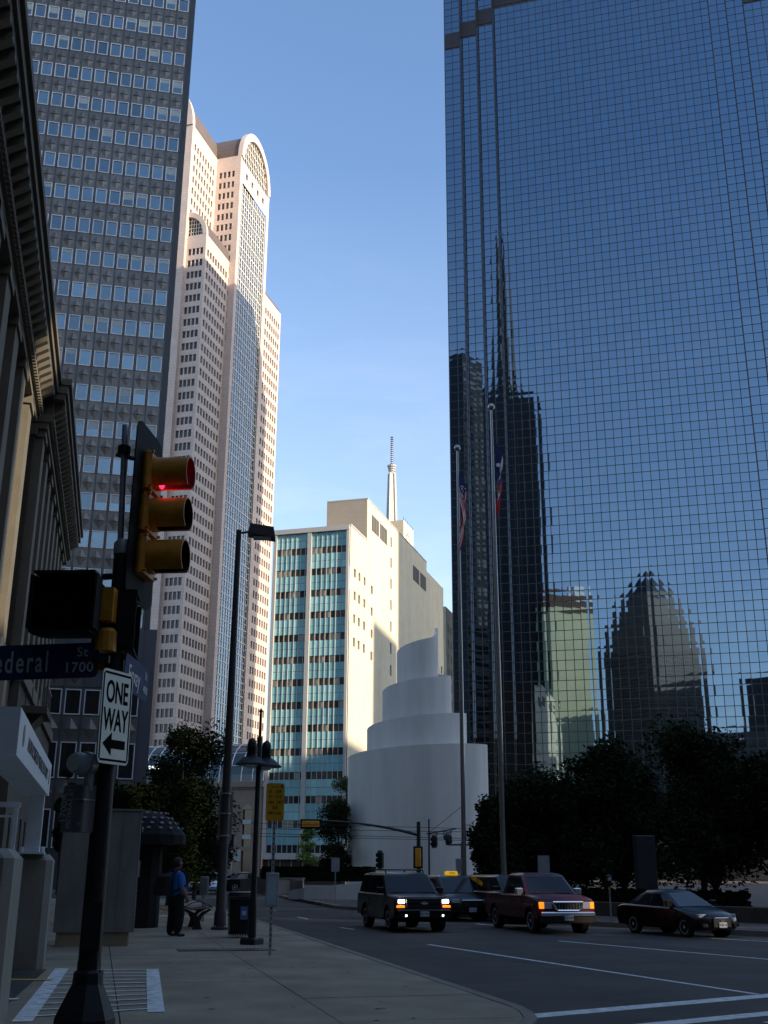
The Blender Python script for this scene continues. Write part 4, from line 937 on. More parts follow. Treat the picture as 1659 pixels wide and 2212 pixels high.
def signal_head(name, label, loc, rz, n=3, s=.385, vis=.30, lit=0, plate=True, cat='traffic signal', vert=True, group=None):
    t = thing(name, label, cat, loc, rz, group); H = n*s
    if plate:
        c = .10; w_, h_ = s*.92, H/2+s*.58
        pl_ = [(-w_+c,-h_),(w_-c,-h_),(w_-.03,-h_+.03),(w_,-h_+c),(w_,h_-c),(w_-.03,h_-.03),(w_-c,h_),(-w_+c,h_),(-w_+.03,h_-.03),(-w_,h_-c),(-w_,-h_+c),(-w_+.03,-h_+.03)]
        k = len(pl_); MB().add([(x_,.022,z_) for x_,z_ in pl_]+[(x_,.034,z_) for x_,z_ in pl_], [tuple(range(k)), tuple(reversed(range(k,2*k)))]+[(i,(i+1)%k,k+(i+1)%k,k+i) for i in range(k)]).build('backplate', 'signal_black', t)
    for i in range(n):
        z = H/2 - s*(i+.5); hs = s*.475
        hb = MB().bbox(-hs,hs,-.06,.02,z-hs,z+hs,.03).build('housing', 'signal_yellow', t)
        MB().lathe([(s*.40,-.005),(s*.40,-.05),(s*.36,-.05)], (0,-.055,z), 20, 'y').build('door_ring', 'signal_yellow', hb, True)
        for sx, sz in ((-1,1),(1,1),(-1,-1),(1,-1)): MB().lathe([(.014,-.012),(.014,.012)], (sx*hs*.9,-.066,z+sz*hs*.86), 8, 'y').build('screw', 'signal_yellow', hb)
        r_ = s*.37
        MB().lathe([(r_*.95,-.02),(r_*.7,-.035),(.01,-.045)], (0,-.085,z), 20, 'y').build('lens', 'lens_red' if (lit and i == 0) else 'lens_dark', t, True)
        # tunnel visor: open along the underside
        v, f = [], []; m_ = 22; a0, a1 = R(-62), R(242)
        for rr, mat_ in ((r_+.008,'o'),(r_-.004,'i')):
            for k in range(m_+1):
                a = a0+(a1-a0)*k/m_
                for yy in (-.075, -.075-vis): v.append((rr*math.cos(a), yy, z+rr*math.sin(a)))
        for q in range(2):
            o_ = q*(m_+1)*2; f += [(o_+2*k, o_+2*k+1, o_+2*k+3, o_+2*k+2) for k in range(m_)]
        nn = (m_+1)*2; f += [(2*k+1, 2*k+3, nn+2*k+3, nn+2*k+1) for k in range(m_)]; f += [(0,1,nn+1,nn),(2*m_,2*m_+1,nn+2*m_+1,nn+2*m_)]
        vo = MB().add(v, f).build('visor', 'signal_yellow', t, True); vo.data.materials.append(MATS['signal_black'])
        for pi_ in range(m_, 2*m_): vo.data.polygons[pi_].material_index = 1
    return t
sh = signal_head('traffic_signal', 'yellow three-lamp traffic signal with the red lamp lit on the foreground pole', (-2.10,9.22,4.72), R(84), lit=1)
MB().cyl((-.02,.10,.52),(-.02,.32,.58),.02,n=8).build('bracket', 'pole_black', sh); MB().cyl((-.02,.10,-.55),(.02,.36,-.55),.03,n=8).build('bracket', 'pole_black', sh)
def ped(name, label, loc, rz):
    t = thing(name, label, 'pedestrian signal', loc, rz)
    MB().bbox(-.26,.26,-.05,.15,-.24,.24,.06).build('housing', 'signal_black', t)
    fr = MB()
    for a in (-.275,.255): fr.box(a,a+.02,-.20,-.05,-.22,.22)
    for b in (-.255,.235): fr.box(-.25,.25,-.20,-.05,b,b+.02)
    fr.build('visor', 'signal_black', t)
    boxm('screen', 'lens_dark', -.24, .24, -.065, -.055, -.22, .22, t)
    lo = MB()
    for k in range(15): lo.box(-.245+k*.035,-.241+k*.035,-.17,-.07,-.22,.22)
    for k in range(13): lo.box(-.245,.25,-.165,-.075,-.215+k*.035,-.212+k*.035)
    lo.build('egg_crate_louvre', 'signal_black', t)
    for sx in (-.16,.14): MB().lathe([(.015,0),(.02,.03),(.01,.06)], (sx,-.02,.24), 8).build('hinge', 'signal_black', t)
    boxm('bracket', 'signal_yellow', .26, .36, .0, .12, -.12, .16, t); MB().lathe([(.09,-.36),(.085,-.2),(.06,-.17)], (.30,.09,0), 12).build('lower_hub', 'signal_yellow', t)
    return t
ped('pedestrian_signal', 'black unlit pedestrian signal facing the camera left of the foreground pole', (-2.58,8.78,3.79), R(-3))
ped('pedestrian_signal', 'black pedestrian signal seen edge-on behind the foreground pole', (-2.30,9.16,3.72), R(98))
def plate_mesh(w_, h_, c, th_, mb=None):
    pl_ = []
    for sx, sz in ((1,-1),(1,1),(-1,1),(-1,-1)):
        for k in range(4):
            a = {(1,-1):-90,(1,1):0,(-1,1):90,(-1,-1):180}[(sx,sz)]+30*k; pl_.append((sx*(w_/2-c)+c*math.cos(R(a)), sz*(h_/2-c)+c*math.sin(R(a))))
    k = len(pl_); return MB().add([(x_,-th_/2,z_) for x_,z_ in pl_]+[(x_,th_/2,z_) for x_,z_ in pl_], [tuple(range(k)), tuple(reversed(range(k,2*k)))]+[(i,(i+1)%k,k+(i+1)%k,k+i) for i in range(k)])
UP = lambda rz=0: (R(90),0,rz)
s1 = thing('street_name_sign', 'blue street name blade reading Federal St 1700 on the foreground pole', 'sign', (-3.02,8.86,3.335), R(-4)); s1.rotation_euler = (0, R(-1.5), R(-4))
plate_mesh(1.42,.285,.045,.006).build('blade', 'sign_blue', s1)
text('Federal', .25, 'letter_white', s1, (.03,-.006,-.008), UP(), xs=.58, sp=1.25); text('St', .11, 'letter_white', s1, (.575,-.006,.065), UP(), sp=1.1); text('1700', .115, 'letter_white', s1, (.55,-.006,-.06), UP(), sp=1.1)
boxm('bracket', 'pole_black', .66, .80, -.02, .02, -.03, .03, s1)
s2 = thing('street_name_sign', 'blue street name blade reading Ervay St 400, pointing away behind the one way sign', 'sign', (-2.11,9.33,3.29), R(87)); s2.rotation_euler = (0, R(2), R(87))
plate_mesh(.74,.29,.04,.006).build('blade', 'sign_blue', s2); text('Ervay', .21, 'letter_white', s2, (-.09,-.006,-.01), UP(), xs=.8); text('St', .09, 'letter_white', s2, (.28,-.006,.07), UP()); text('400', .095, 'letter_white', s2, (.28,-.006,-.055), UP())
s3 = thing('one_way_sign', 'white one way sign with a black left arrow on the foreground pole', 'sign', (-2.15,8.87,2.90), R(73)); s3.rotation_euler = (0, R(-1.5), R(73))
plate_mesh(.47,.74,.045,.005).build('plate', 'sign_white', s3)
bd = MB(); 
for (a,b,c,d) in ((-.205,.205,.332,.35),(-.205,.205,-.35,-.332),(-.222,-.205,-.335,.335),(.205,.222,-.335,.335)): bd.box(a,b,-.0045,-.003,c,d)
bd.build('border', 'letter_black', s3)
text('ONE', .245, 'letter_black', s3, (0,-.0035,.185), UP(), xs=.66, ext=.001, off=.02); text('WAY', .245, 'letter_black', s3, (0,-.0035,-.035), UP(), xs=.66, ext=.001, off=.02)
ap = [(-.175,-.215),(-.045,-.125),(-.045,-.18),(.165,-.18),(.165,-.25),(-.045,-.25),(-.045,-.305)]
k = len(ap); MB().add([(a,-.0045,b) for a,b in ap]+[(a,-.003,b) for a,b in ap], [tuple(range(k)),tuple(reversed(range(k,2*k)))]+[(i,(i+1)%k,k+(i+1)%k,k+i) for i in range(k)]).build('arrow', 'letter_black', s3)
em = thing('electric_meter', 'round glass-fronted electric meter strapped to the foreground pole', 'meter', (-2.35,8.9,2.53), R(-22)); em.scale = (.78,.78,.78)
MB().lathe([(.125,.02),(.125,-.07),(.11,-.075)], n=24, axis='y').build('collar', 'galvanised', em, True); MB().lathe([(.105,-.07),(.105,-.19),(.09,-.215),(.02,-.225)], n=24, axis='y').build('glass_cover', 'lamp_clear', em, True)
MB().lathe([(.085,-.228),(.085,-.233)], n=24, axis='y').build('dial', 'sign_white', em); MB().cyl((.03,.0,-.26),(.03,.0,-.08),.05,n=12).build('neck', 'galvanised', em)
mbx = thing('meter_box', 'grey metal box stencilled 1700A Federal St below the electric meter', 'box', (-2.37,8.93,2.2), R(-25)); MB().bbox(-.125,.09,-.10,.10,-.19,.17,.012).build('case', 'cabinet_grey', mbx); boxm('lid_edge', 'galvanised', -.13, .095, -.106, .106, .05, .06, mbx)
text('1700A', .085, 'letter_white', mbx, (-.095,-.104,-.01), (R(90),R(-90),0), ext=.001); text('FEDERAL ST', .058, 'letter_white', mbx, (-.035,-.104,-.01), (R(90),R(-90),0), ext=.001); MB().lathe([(.012,0),(.012,-.01)], (.06,-.1,-.13), 10, 'y').build('lock', 'galvanised', mbx)

# ---- white vehicle gate with concrete piers
for nm, lab, xx, yy, w_, d_, h_ in (('concrete_pier','wide concrete gate pier cut by the left picture edge',-4.72,12.6,1.4,1.5,1.94),('concrete_pier','concrete gate pier carrying the far white gate post',-6.35,19.75,1.35,1.0,1.96)):
    o = thing(nm, lab, 'pier', (xx,yy,.1), YB); MB().bbox(-w_/2,w_/2,-d_/2,d_/2,0,h_-.1,.10).build('shaft', 'concrete_pale', o)
gd = (Vector((-5.83,19.7)) - Vector((-4.06,12.35))); gl = gd.length; grz = math.atan2(gd.y, gd.x)
ga = thing('vehicle_gate', 'white steel gate portal lettered Authorized Vehicles Only over the driveway', 'gate', (-4.06,12.35,0), grz)   # local +X runs away from us, -Y is the street side
boxm('beam', 'gate_white', 0, gl, 0, .42, 2.93, 3.46, ga); boxm('end_beam', 'gate_white', -.02, .40, .42, 4.0, 2.95, 3.44, ga)
for xx, z0, yy in ((gl-.28,1.96,.06),(.3,1.94,.34)):
    o = boxm('post', 'gate_white', xx-.12, xx+.12, yy-.01, yy+.23, z0, 2.93, ga); boxm('foot_plate', 'gate_white', xx-.22, xx+.22, yy-.10, yy+.32, z0, z0+.03, o)
    for dx in (-.18,.18):
        for dy in (-.06,.28): MB().lathe([(.03,0),(.03,.05),(.012,.09)], (xx+dx,yy+dy,z0+.03), 6).build('bolt', 'gate_white', o)
text('AUTHORIZED VEHICLES ONLY', .25, 'awning_dark', ga, (gl*.53,-.004,3.20), UP(), xs=1.45, ext=.003, off=0)
for xx in (.75, gl-.55):
    o = MB().lathe([(.13,0),(.13,-.006),(.10,-.008)], (xx,0,3.22), 16, 'y').build('emblem', 'concrete_pale', ga)
for k in range(26): boxm('barrier_slat', 'gate_white' if k % 2 else 'awning_dark', .6+k*.235, .6+k*.235+.23, .95, 1.0, 2.38, 2.72, ga)
boxm('barrier_rail', 'gate_white', .3, gl-.3, .94, 1.02, 2.72, 2.80, ga)
rl = thing('white_railing', 'short white metal railing on top of the near concrete pier', 'railing', (-5.0,13.6,1.92), YB)
boxm('top_rail', 'gate_white', -1.2, .62, -.03, .03, .52, .58, rl); boxm('mid_rail', 'gate_white', -1.2, .58, -.02, .02, .40, .43, rl)
for k in range(6): boxm('post', 'gate_white', .55-k*.3, .60-k*.3, -.025, .025, 0, .52, rl)

# ---- grey utility cabinet
cab = thing('utility_cabinet', 'big grey metal utility cabinet on the pavement behind the foreground pole', 'cabinet', (-6.15,25.05,.15), R(12))
MB().bbox(-.86,.80,-.02,.62,.28,2.80,.02).build('body', 'cabinet_grey', cab); MB().bbox(-.80,.72,.02,.55,0,.28,.02).build('plinth', 'concrete', cab)
boxm('roof_lip', 'cabinet_grey', -.89, .83, -.05, .65, 2.80, 2.84, cab); boxm('door_edge', 'cabinet_grey', .42, .45, -.035, -.02, .3, 2.76, cab); boxm('side_flange', 'galvanised', .80, .825, -.02, .05, .28, 2.8, cab)
for k in range(7): boxm('vent', 'galvanised', .80, .83, .16, .48, .5+k*.10, .54+k*.10, cab)
boxm('handle', 'galvanised', .80, .86, .35, .40, 1.4, 1.75, cab); MB().lathe([(.05,0),(.05,.02),(.03,.02),(.03,0)], (.85,.5,2.42), 12, 'x').build('ring', 'galvanised', cab)
sb = thing('small_cabinet', 'plain pale grey service box on the pavement beyond the person', 'cabinet', (-8.0,36.5,.15), R(12)); MB().bbox(-.9,.55,-.3,.4,.03,1.55,.03).build('body', 'aluminium_plain', sb); boxm('base', 'concrete', -.94, .59, -.34, .44, 0, .03, sb)
kd_ = thing('kiosk', 'dark domed kiosk roof with small pale tiles behind the cabinet', 'kiosk', (-6.95,33,.15), R(12))
MB().lathe([(1.25,2.25),(1.25,2.5),(1.15,2.62),(.85,2.95),(.4,3.15),(.05,3.2)], n=16).build('roof', 'signal_black', kd_); MB().lathe([(.62,0),(.62,2.25)], n=12).build('body', 'signal_black', kd_)
for j in range(4):
    for i in range(9):
        a = R(-150+i*17+j*6); r_ = 1.12-.16*j; z = 2.67+.15*j; MB().box(-.05,.05,-.012,.012,-.03,.03).build('roof_tile', 'cabinet_grey', kd_); o = kd_.children[-1] if False else None
# place the tiles just made
tl = [c for c in kd_.children if c.name.startswith('roof_tile')]; i = 0
for j in range(4):
    for q in range(9):
        a = R(-150+q*17+j*6); r_ = 1.16-.15*j; tl[i].location = (r_*math.cos(a), r_*math.sin(a), 2.68+.14*j); tl[i].rotation_euler = (R(-40),0,a+R(90)); i += 1

# ---- tall street lamp
lp = thing('street_lamp', 'tall dark street lamp with a box head over the road', 'street lamp', (-4.44,32,.15), R(5))
MB().lathe([(.24,0),(.24,.06),(.17,.09),(.16,.45),(.135,.5),(.12,5),(.075,11.45)], n=12).build('pole', 'pole_bronze', lp, True)
for a in range(4): MB().lathe([(.025,.06),(.025,.11)], (.19*math.cos(R(45+90*a)),.19*math.sin(R(45+90*a)),0), 6).build('anchor_bolt', 'galvanised', lp)
MB().cyl((0,0,11.35),(.42,0,11.42),.035,n=8).build('arm', 'pole_bronze', lp)
hdm = MB().add([(.28,-.26,11.3),(1.12,-.26,11.18),(1.12,.26,11.18),(.28,.26,11.3),(.34,-.24,11.62),(1.06,-.24,11.52),(1.06,.24,11.52),(.34,.24,11.62)], [(0,3,2,1),(4,5,6,7),(0,1,5,4),(1,2,6,5),(2,3,7,6),(3,0,4,7)]).build('lamp_head', 'pole_bronze', lp)
boxm('lens', 'lamp_clear', .45, .98, -.2, .2, 11.2, 11.215, lp)
sgp = thing('sign_plates', 'pale sign plate strapped behind the tall lamp, its edges showing', 'sign', (-4.44,32,.15), R(5))
boxm('plate', 'concrete_pale', -.20, .20, .16, .175, 2.35, 3.68, sgp)
for z in (2.45, 3.05, 3.6): MB().lathe([(.16,0),(.16,.035)], (0,0,z), 14).build('strap', 'galvanised', sgp)
# ---- lantern post
ln = thing('lantern_post', 'black ornamental post with two bell-shaped lanterns beside the bus stop', 'street lamp', (-2.88,26,.15), R(62))
MB().bbox(-.2,.2,-.2,.2,0,.14,.03).build('base', 'iron', ln); MB().lathe([(.09,.1),(.085,.8),(.065,1.0),(.06,4.5),(.035,4.55),(.03,5.1),(.05,5.13),(.01,5.2)], n=12).build('post', 'iron', ln, True)
for sx in (-1, 1):
    cx_ = sx*.30
    MB().cyl((0,0,3.85),(cx_,0,4.18),.022,n=8).build('arm', 'iron', ln)
    hb = MB().lathe([(.36,3.86),(.37,3.88),(.20,4.03),(.13,4.06),(.12,4.10)], (cx_,0,0), 20).build('shade', 'iron', ln, True)
    MB().lathe([(.11,4.10),(.11,4.34),(.09,4.42),(.02,4.48)], (cx_,0,0), 14).build('lamp_housing', 'iron', ln, True)
    for k in range(4): MB().lathe([(.14,0),(.14,.012)], (cx_,0,4.12+k*.045), 16).build('cooling_fin', 'iron', ln)
    MB().lathe([(.16,3.87),(.10,3.80),(.02,3.78)], (cx_,0,0), 12).build('bulb_glass', 'lamp_clear', ln, True)
# ---- bus stop
bs_ = thing('bus_stop_sign', 'yellow bus stop sign listing routes on a perforated metal post', 'bus stop', (-2.17,22.85,.15), R(4))
boxm('post', 'galvanised', -.03, .03, -.02, .02, 0, 3.1, bs_)
for k in range(28): boxm('post_hole', 'iron', -.012, .012, -.0225, -.0205, .15+k*.1, .185+k*.1, bs_)
o = plate_mesh(.37,.74,.05,.006).build('plate', 'sign_yellow', bs_); o.location = (0,-.03,2.88)
for i, (tx, sz) in enumerate((('8   204',.085),('51  210',.085),('184  247',.085),('205',.08),('PM Only',.075))): text(tx, sz, 'letter_black', bs_, (.0,-.0335,3.08-.105*i), UP(), ext=.001)
text('bus stop', .04, 'letter_black', bs_, (-.02,-.0335,3.18), UP(), ext=.001)
boxm('wheelchair_mark', 'sign_blue', .11, .15, -.036, -.0335, 3.16, 3.21, bs_)
MB().bbox(-.13,.13,-.07,-.022,.88,1.52,.01).build('timetable_case', 'galvanised', bs_); boxm('timetable', 'poster', -.095, .095, -.074, -.0705, .92, 1.44, bs_)
# ---- litter bin
lb_ = thing('litter_bin', 'black slatted metal litter bin with a blue sticker by the kerb', 'litter bin', (-3.45,28.6,.15), 0)
MB().lathe([(.26,.08),(.30,.88)], n=20).build('liner', 'plastic_black', lb_)
for k in range(30):
    a = R(12*k); MB().add([(.30*math.cos(a)-.018*math.sin(a)*s_,.30*math.sin(a)+.018*math.cos(a)*s_,0.04) for s_ in (-1,1)]+[(.36*math.cos(a)-.02*math.sin(a)*s_,.36*math.sin(a)+.02*math.cos(a)*s_,.92) for s_ in (1,-1)]+[(.37*math.cos(a),.37*math.sin(a),.96)], [(0,1,2,3),(3,2,4)]).build('slat', 'iron', lb_)
for r_, z in ((.315,.1),(.365,.9),(.34,.5)): MB().lathe([(r_-.02,0),(r_,0),(r_,.03),(r_-.02,.03),(r_-.02,0)], (0,0,z), 24).build('hoop', 'iron', lb_)
MB().lathe([(.36,.95),(.33,1.04),(.18,1.06),(.17,1.0)], n=24).build('lid_ring', 'iron', lb_, True)
o = boxm('sticker', 'sticker_blue', .02, .20, -.375, -.368, .42, .72, lb_); boxm('sticker_mark', 'sign_white', .06, .16, -.378, -.3755, .52, .62, lb_)
# ---- curved bench
bn = thing('bench', 'backless black metal bench with a flared Y-shaped end support', 'bench', (*gr(425,2008,.15)[:2],.15), R(14))
for yy in (0, 1.5):
    v = []; pr = [(-.14,0),(.14,0),(.11,.06),(.07,.22),(.14,.36),(.36,.50),(.34,.54),(.10,.44),(0,.34),(-.10,.44),(-.34,.54),(-.36,.50),(-.14,.36),(-.07,.22),(-.11,.06)]
    k = len(pr); MB().add([(a,yy-.03,b) for a,b in pr]+[(a,yy+.03,b) for a,b in pr], [tuple(range(k)),tuple(reversed(range(k,2*k)))]+[(i,(i+1)%k,k+(i+1)%k,k+i) for i in range(k)]).build('leg', 'iron', bn)
for i in range(9):
    x_ = -.36+.09*i; z = .50+.55*x_*x_; MB().box(x_-.03,x_+.03,-.1,1.6,z,z+.03).build('slat', 'iron', bn)
for i in range(2):
    pts = [(-.36+.09*j, -.1+1.7*i, .60+.2*math.sin(math.pi*j/8)*.6) for j in range(9)]; MB().tube(pts, .013, 6).build('armrest', 'iron', bn)
def meter(label, loc, rz=0):
    t = thing('parking_meter', label, 'parking meter', loc, rz, 'parking meters')
    MB().lathe([(.03,0),(.03,1.1)], n=10).build('post', 'galvanised', t); MB().lathe([(.05,1.08),(.09,1.16),(.095,1.3),(.08,1.42),(.02,1.47)], n=14).build('head', 'iron', t, True); boxm('yellow_band', 'sign_yellow', -.035, .035, -.035, .035, .98, 1.06, t); boxm('face', 'lamp_clear', -.05, .05, -.1, -.085, 1.28, 1.38, t)
meter('parking meter at the kerb left of the tall lamp', (*gr(478,1988,.15)[:2],.15)); meter('parking meter on the far kerb behind the black sedan', (7.6,38.6,.15)); 
pb = thing('pay_box', 'grey pay box on a post beyond the bench', 'pay box', (*gr(437,1990,.15)[:2],.15)); boxm('post', 'galvanised', -.05, .05, -.05, .05, 0, .8, pb); MB().bbox(-.13,.13,-.1,.1,.8,1.35,.03).build('case', 'cabinet_grey', pb)
def post_sign(label, loc, z, w_=.45, h_=.6, rz=0, mat='galvanised', name='street_sign'):
    t = thing(name, label, 'sign', loc, rz); boxm('post', 'galvanised', -.025, .025, -.02, .02, 0, z, t); o = plate_mesh(w_,h_,.04,.006).build('plate', mat, t); o.location = (0,-.03,z-h_/2+.05); boxm('crease', 'galvanised', -.012, .012, -.037, -.0335, z-h_+.1, z, t); return t
post_sign('grey back of a sign standing behind the red pickup', (6.9,49,.14), 2.15, .50, .75); post_sign('small sign back on a post between the flagpole and the taxi', (4.1,60,.14), 2.1, .5, .75)
post_sign('grey sign post in front of the dark tree left of the chapel', (-2.35,58,.14), 2.1, .42, .68)
post_sign('white sign post in sunlight far down the street by the base wall', (-11.8,93,.14), 3.0, .6, .9, 0, 'sign_white')
so = thing('shop_sign', 'small white shop sign with red lettering low on the dark base wall', 'sign', (-14.0,148.5,1.9), YA); boxm('board', 'sign_white', 0, 4.4, -.05, .05, -.35, .35, so); boxm('green_field', 'leaf_mid', 1.6, 4.3, -.06, -.05, -.28, .28, so); text('VON', .6, 'flag_red', so, (.75,-.056,0), UP())
ns = thing('light_panel', 'bright white lit panel under the dark edge beside the podium', 'sign', at(337,1658,95), R(12)); boxm('tube', 'neon_white', -.6, .6, 0, .1, -.12, .12, ns); boxm('housing', 'iron', -.65, .65, .1, .4, -.16, .16, ns)

# ---- flagpoles and limp flags
def flagpole(label, x, y, h, r0):
    t = thing('flagpole', label, 'flagpole', (x,y,.14), 0, 'plaza flagpoles'); MB().lathe([(r0*1.5,0),(r0*1.5,.1),(r0,.14),(r0*.97,h*.45),(r0*.45,h-.1)], n=16).build('pole', 'steel_pole', t, True)
    MB().lathe([(.03,0),(.12,.06),(.165,.17),(.15,.26),(.09,.33),(.01,.36)], (0,0,h-.12), 14).build('ball', 'steel_pole', t, True); MB().cyl((.0,-r0*.75,1.4),(0,-r0*.45,h-.3),.008,n=5).build('halyard', 'wire_black', t); boxm('cleat', 'steel_pole', -.04, .04, -r0*1.1-.03, -r0*.9, 1.3, 1.5, t); return t
flagpole('left steel flagpole, in front of the chapel edge', 3.72, 52, 22.0, .105); flagpole('right steel flagpole, the taller-looking one with the state flag', 4.98, 47, 22.1, .11)
def flag(name, label, x, y, ztop_, hoist, fly, parts, amp=.17, side=1.0):
    t = thing(name, label, 'flag', (x,y,ztop_))
    def S(u, v):
        w_ = min(1, u*3)
        return (side*(.06 + amp*math.sin(min(u,1)*3.0)*.9 + .05*math.sin(9*v+5*u)*w_) - .10*v*w_*side, -.14 - .13*math.sin(7*v+3*u)*w_ - .05*math.cos(13*v)*w_, -v*hoist*(1-.12*u) - u*fly*.96)
    for (nm, mat, u0, u1, v0, v1) in parts:
        nu, nv = 14, max(3, int((v1-v0)*20)); v_, f_ = [], []
        for j in range(nv+1):
            for i in range(nu+1): v_.append(S(u0+(u1-u0)*i/nu, v0+(v1-v0)*j/nv))
        f_ = [(j*(nu+1)+i,j*(nu+1)+i+1,(j+1)*(nu+1)+i+1,(j+1)*(nu+1)+i) for j in range(nv) for i in range(nu)]
        MB().add(v_, f_).build(nm, mat, t, True)
    return t, S
st13 = [('stripe', 'flag_red' if i % 2 == 0 else 'flag_white', .40 if i < 7 else 0, 1, i/13, (i+1)/13) for i in range(13)]
fz1 = at(994,1015,52).z
uf, S1 = flag('us_flag', 'limp American flag with stars and stripes on the left flagpole', 3.70, 52, fz1, 1.75, 2.9, [('canton','flag_blue',0,.40,0,7/13)] + st13, .38)
for i in range(14):
    u, v = rnd.uniform(.06,.34), rnd.uniform(.03,.5); p = S1(u,v); MB().lathe([(.035,-.012),(.035,-.018)], (p[0],p[1],p[2]), 5, 'y').build('star', 'flag_white', uf)
fz2 = at(1072,955,47).z
tf, S2 = flag('texas_flag', 'limp flag of dark blue above white and red on the right flagpole', 5.06, 47, fz2, 1.7, 2.3, [('blue_field','flag_blue',0,.36,0,1),('white_field','flag_white',.36,1,0,.5),('red_field','flag_red',.36,1,.5,1)], .30)
p = S2(.2,.45); MB().lathe([(.11,-.02),(.11,-.03)], p, 5, 'y').build('star', 'flag_white', tf)

# ---- far signals, lamps and wires at the crossing
ma = thing('mast_arm_signal_pole', 'dark signal pole with a long curved mast arm over the far crossing', 'pole', (2.4,75,.14), 0)
MB().lathe([(.16,0),(.13,4.6)], n=12).build('pole', 'iron', ma, True)
b0 = at(908,1805,75); b1 = at(655,1772,75); pts = []
for i in range(13):
    t = i/12; pts.append((b0.x+(b1.x-b0.x)*t-2.4, 0, b0.z-.14+(b1.z-b0.z)*(1-(1-t)**2.2)))
am = MB(); [am.cyl(a, b, .10-.005*i, .095-.005*i, 8) for i, (a, b) in enumerate(zip(pts, pts[1:]))]; am.build('mast_arm', 'iron', ma, True)
def signal_back(name, label, loc, rz, s=.36, n=3, horiz=False, yellow=True):
    t = thing(name, label, 'traffic signal', loc, rz); H = n*s
    a, b = (H/2, s/2) if horiz else (s/2, H/2)
    boxm('backplate', 'signal_black', -a-.12, a+.12, .0, .02, -b-.12, b+.12, t); MB().bbox(-a,a,-.2,0,-b,b,.04).build('housing', 'signal_yellow' if yellow else 'signal_black', t)
    for i in range(n):
        q = -H/2+s*(i+.5); c = (q,0,0) if horiz else (0,0,q); MB().lathe([(s*.4,.02),(s*.4,.25)], c, 12, 'y').build('visor', 'signal_black', t)
    return t
signal_back('traffic_signal', 'horizontal yellow-backed signal at the tip of the mast arm', at(671,1780,74.7), 0, .38, 3, True)
signal_back('traffic_signal', 'upright yellow-backed signal on the mast arm pole above the black SUV', at(903,1852,74.6), 0, .38)
signal_back('traffic_signal', 'small upright black signal above the left end of the SUV roof', at(821,1858,70), R(60), .30, 3, False, False)
signal_back('traffic_signal', 'small black signal on the thin pole right of the mast arm', at(938,1818,78), R(50), .30, 2, False, False); signal_back('traffic_signal', 'small black signal just left of the left flagpole', at(969,1812,78), R(-50), .30, 2, False, False)
tpp = thing('thin_pole', 'thin dark pole carrying small signals right of the mast arm', 'pole', (at(927,1850,78).x,78,.14)); MB().lathe([(.07,0),(.055,4.9)], n=10).build('post', 'iron', tpp); MB().cyl((0,0,3.9),(1.4,0,3.95),.03,n=6).build('arm', 'iron', tpp)
gl_ = thing('globe_lamp', 'twin globe street lamp half hidden behind the left flagpole', 'street lamp', (at(998,1850,70).x,70,.14)); MB().lathe([(.12,0),(.08,.4),(.06,3.2)], n=10).build('post', 'iron', gl_); MB().cyl((-.85,0,3.05),(.85,0,3.05),.05,n=8).build('crossbar', 'iron', gl_)
for sx in (-.85,.85):
    MB().lathe([(.06,3.05),(.12,3.2),(.05,3.25)], (sx,0,0), 12).build('fitter', 'iron', gl_); MB().lathe([(.05,3.24),(.24,3.34),(.30,3.5),(.26,3.68),(.12,3.8),(.01,3.84)], (sx,0,0), 16).build('globe', 'globe_glass', gl_, True)
for i, (pa, pb_, lab) in enumerate((((540,1778),(1010,1790),'top trolley wire strung across the far crossing'),((540,1790),(1010,1797),'second trolley wire across the far crossing'),((540,1800),(1040,1812),'third trolley wire across the far crossing'),((540,1806),(1040,1816),'lowest trolley wire across the far crossing'),((925,1800),(1000,1740),'slanting guy wire left of the left flagpole'))):
    a = at(*pa,72); b = at(*pb_,72); tag(MB().cyl(a,b,.016,n=5).build('trolley_wire','wire_black'), lab, 'wire')
wb = thing('wire_bracket', 'dark tube bracket holding the trolley wires by the left flagpole', 'bracket', at(952,1797,72)); MB().cyl((-.9,0,-.12),(1.0,0,.2),.045,n=6).build('tube', 'iron', wb)
for k in range(4): MB().cyl((-.7+k*.45,0,-.08+k*.07),(-.7+k*.45,0,-.3+k*.07),.04,n=6).build('insulator', 'iron', wb)
fs = thing('far_signal_pole', 'small dark signal head on a pole far down the street by the base wall', 'traffic signal', (-12.9,98,.14)); MB().lathe([(.06,0),(.05,4.2)], n=8).build('post', 'galvanised', fs); boxm('head', 'signal_black', -.15, .15, -.15, .15, 3.3, 4.4, fs); boxm('bracket', 'galvanised', -.1, .1, -.05, .05, 3.2, 3.3, fs)
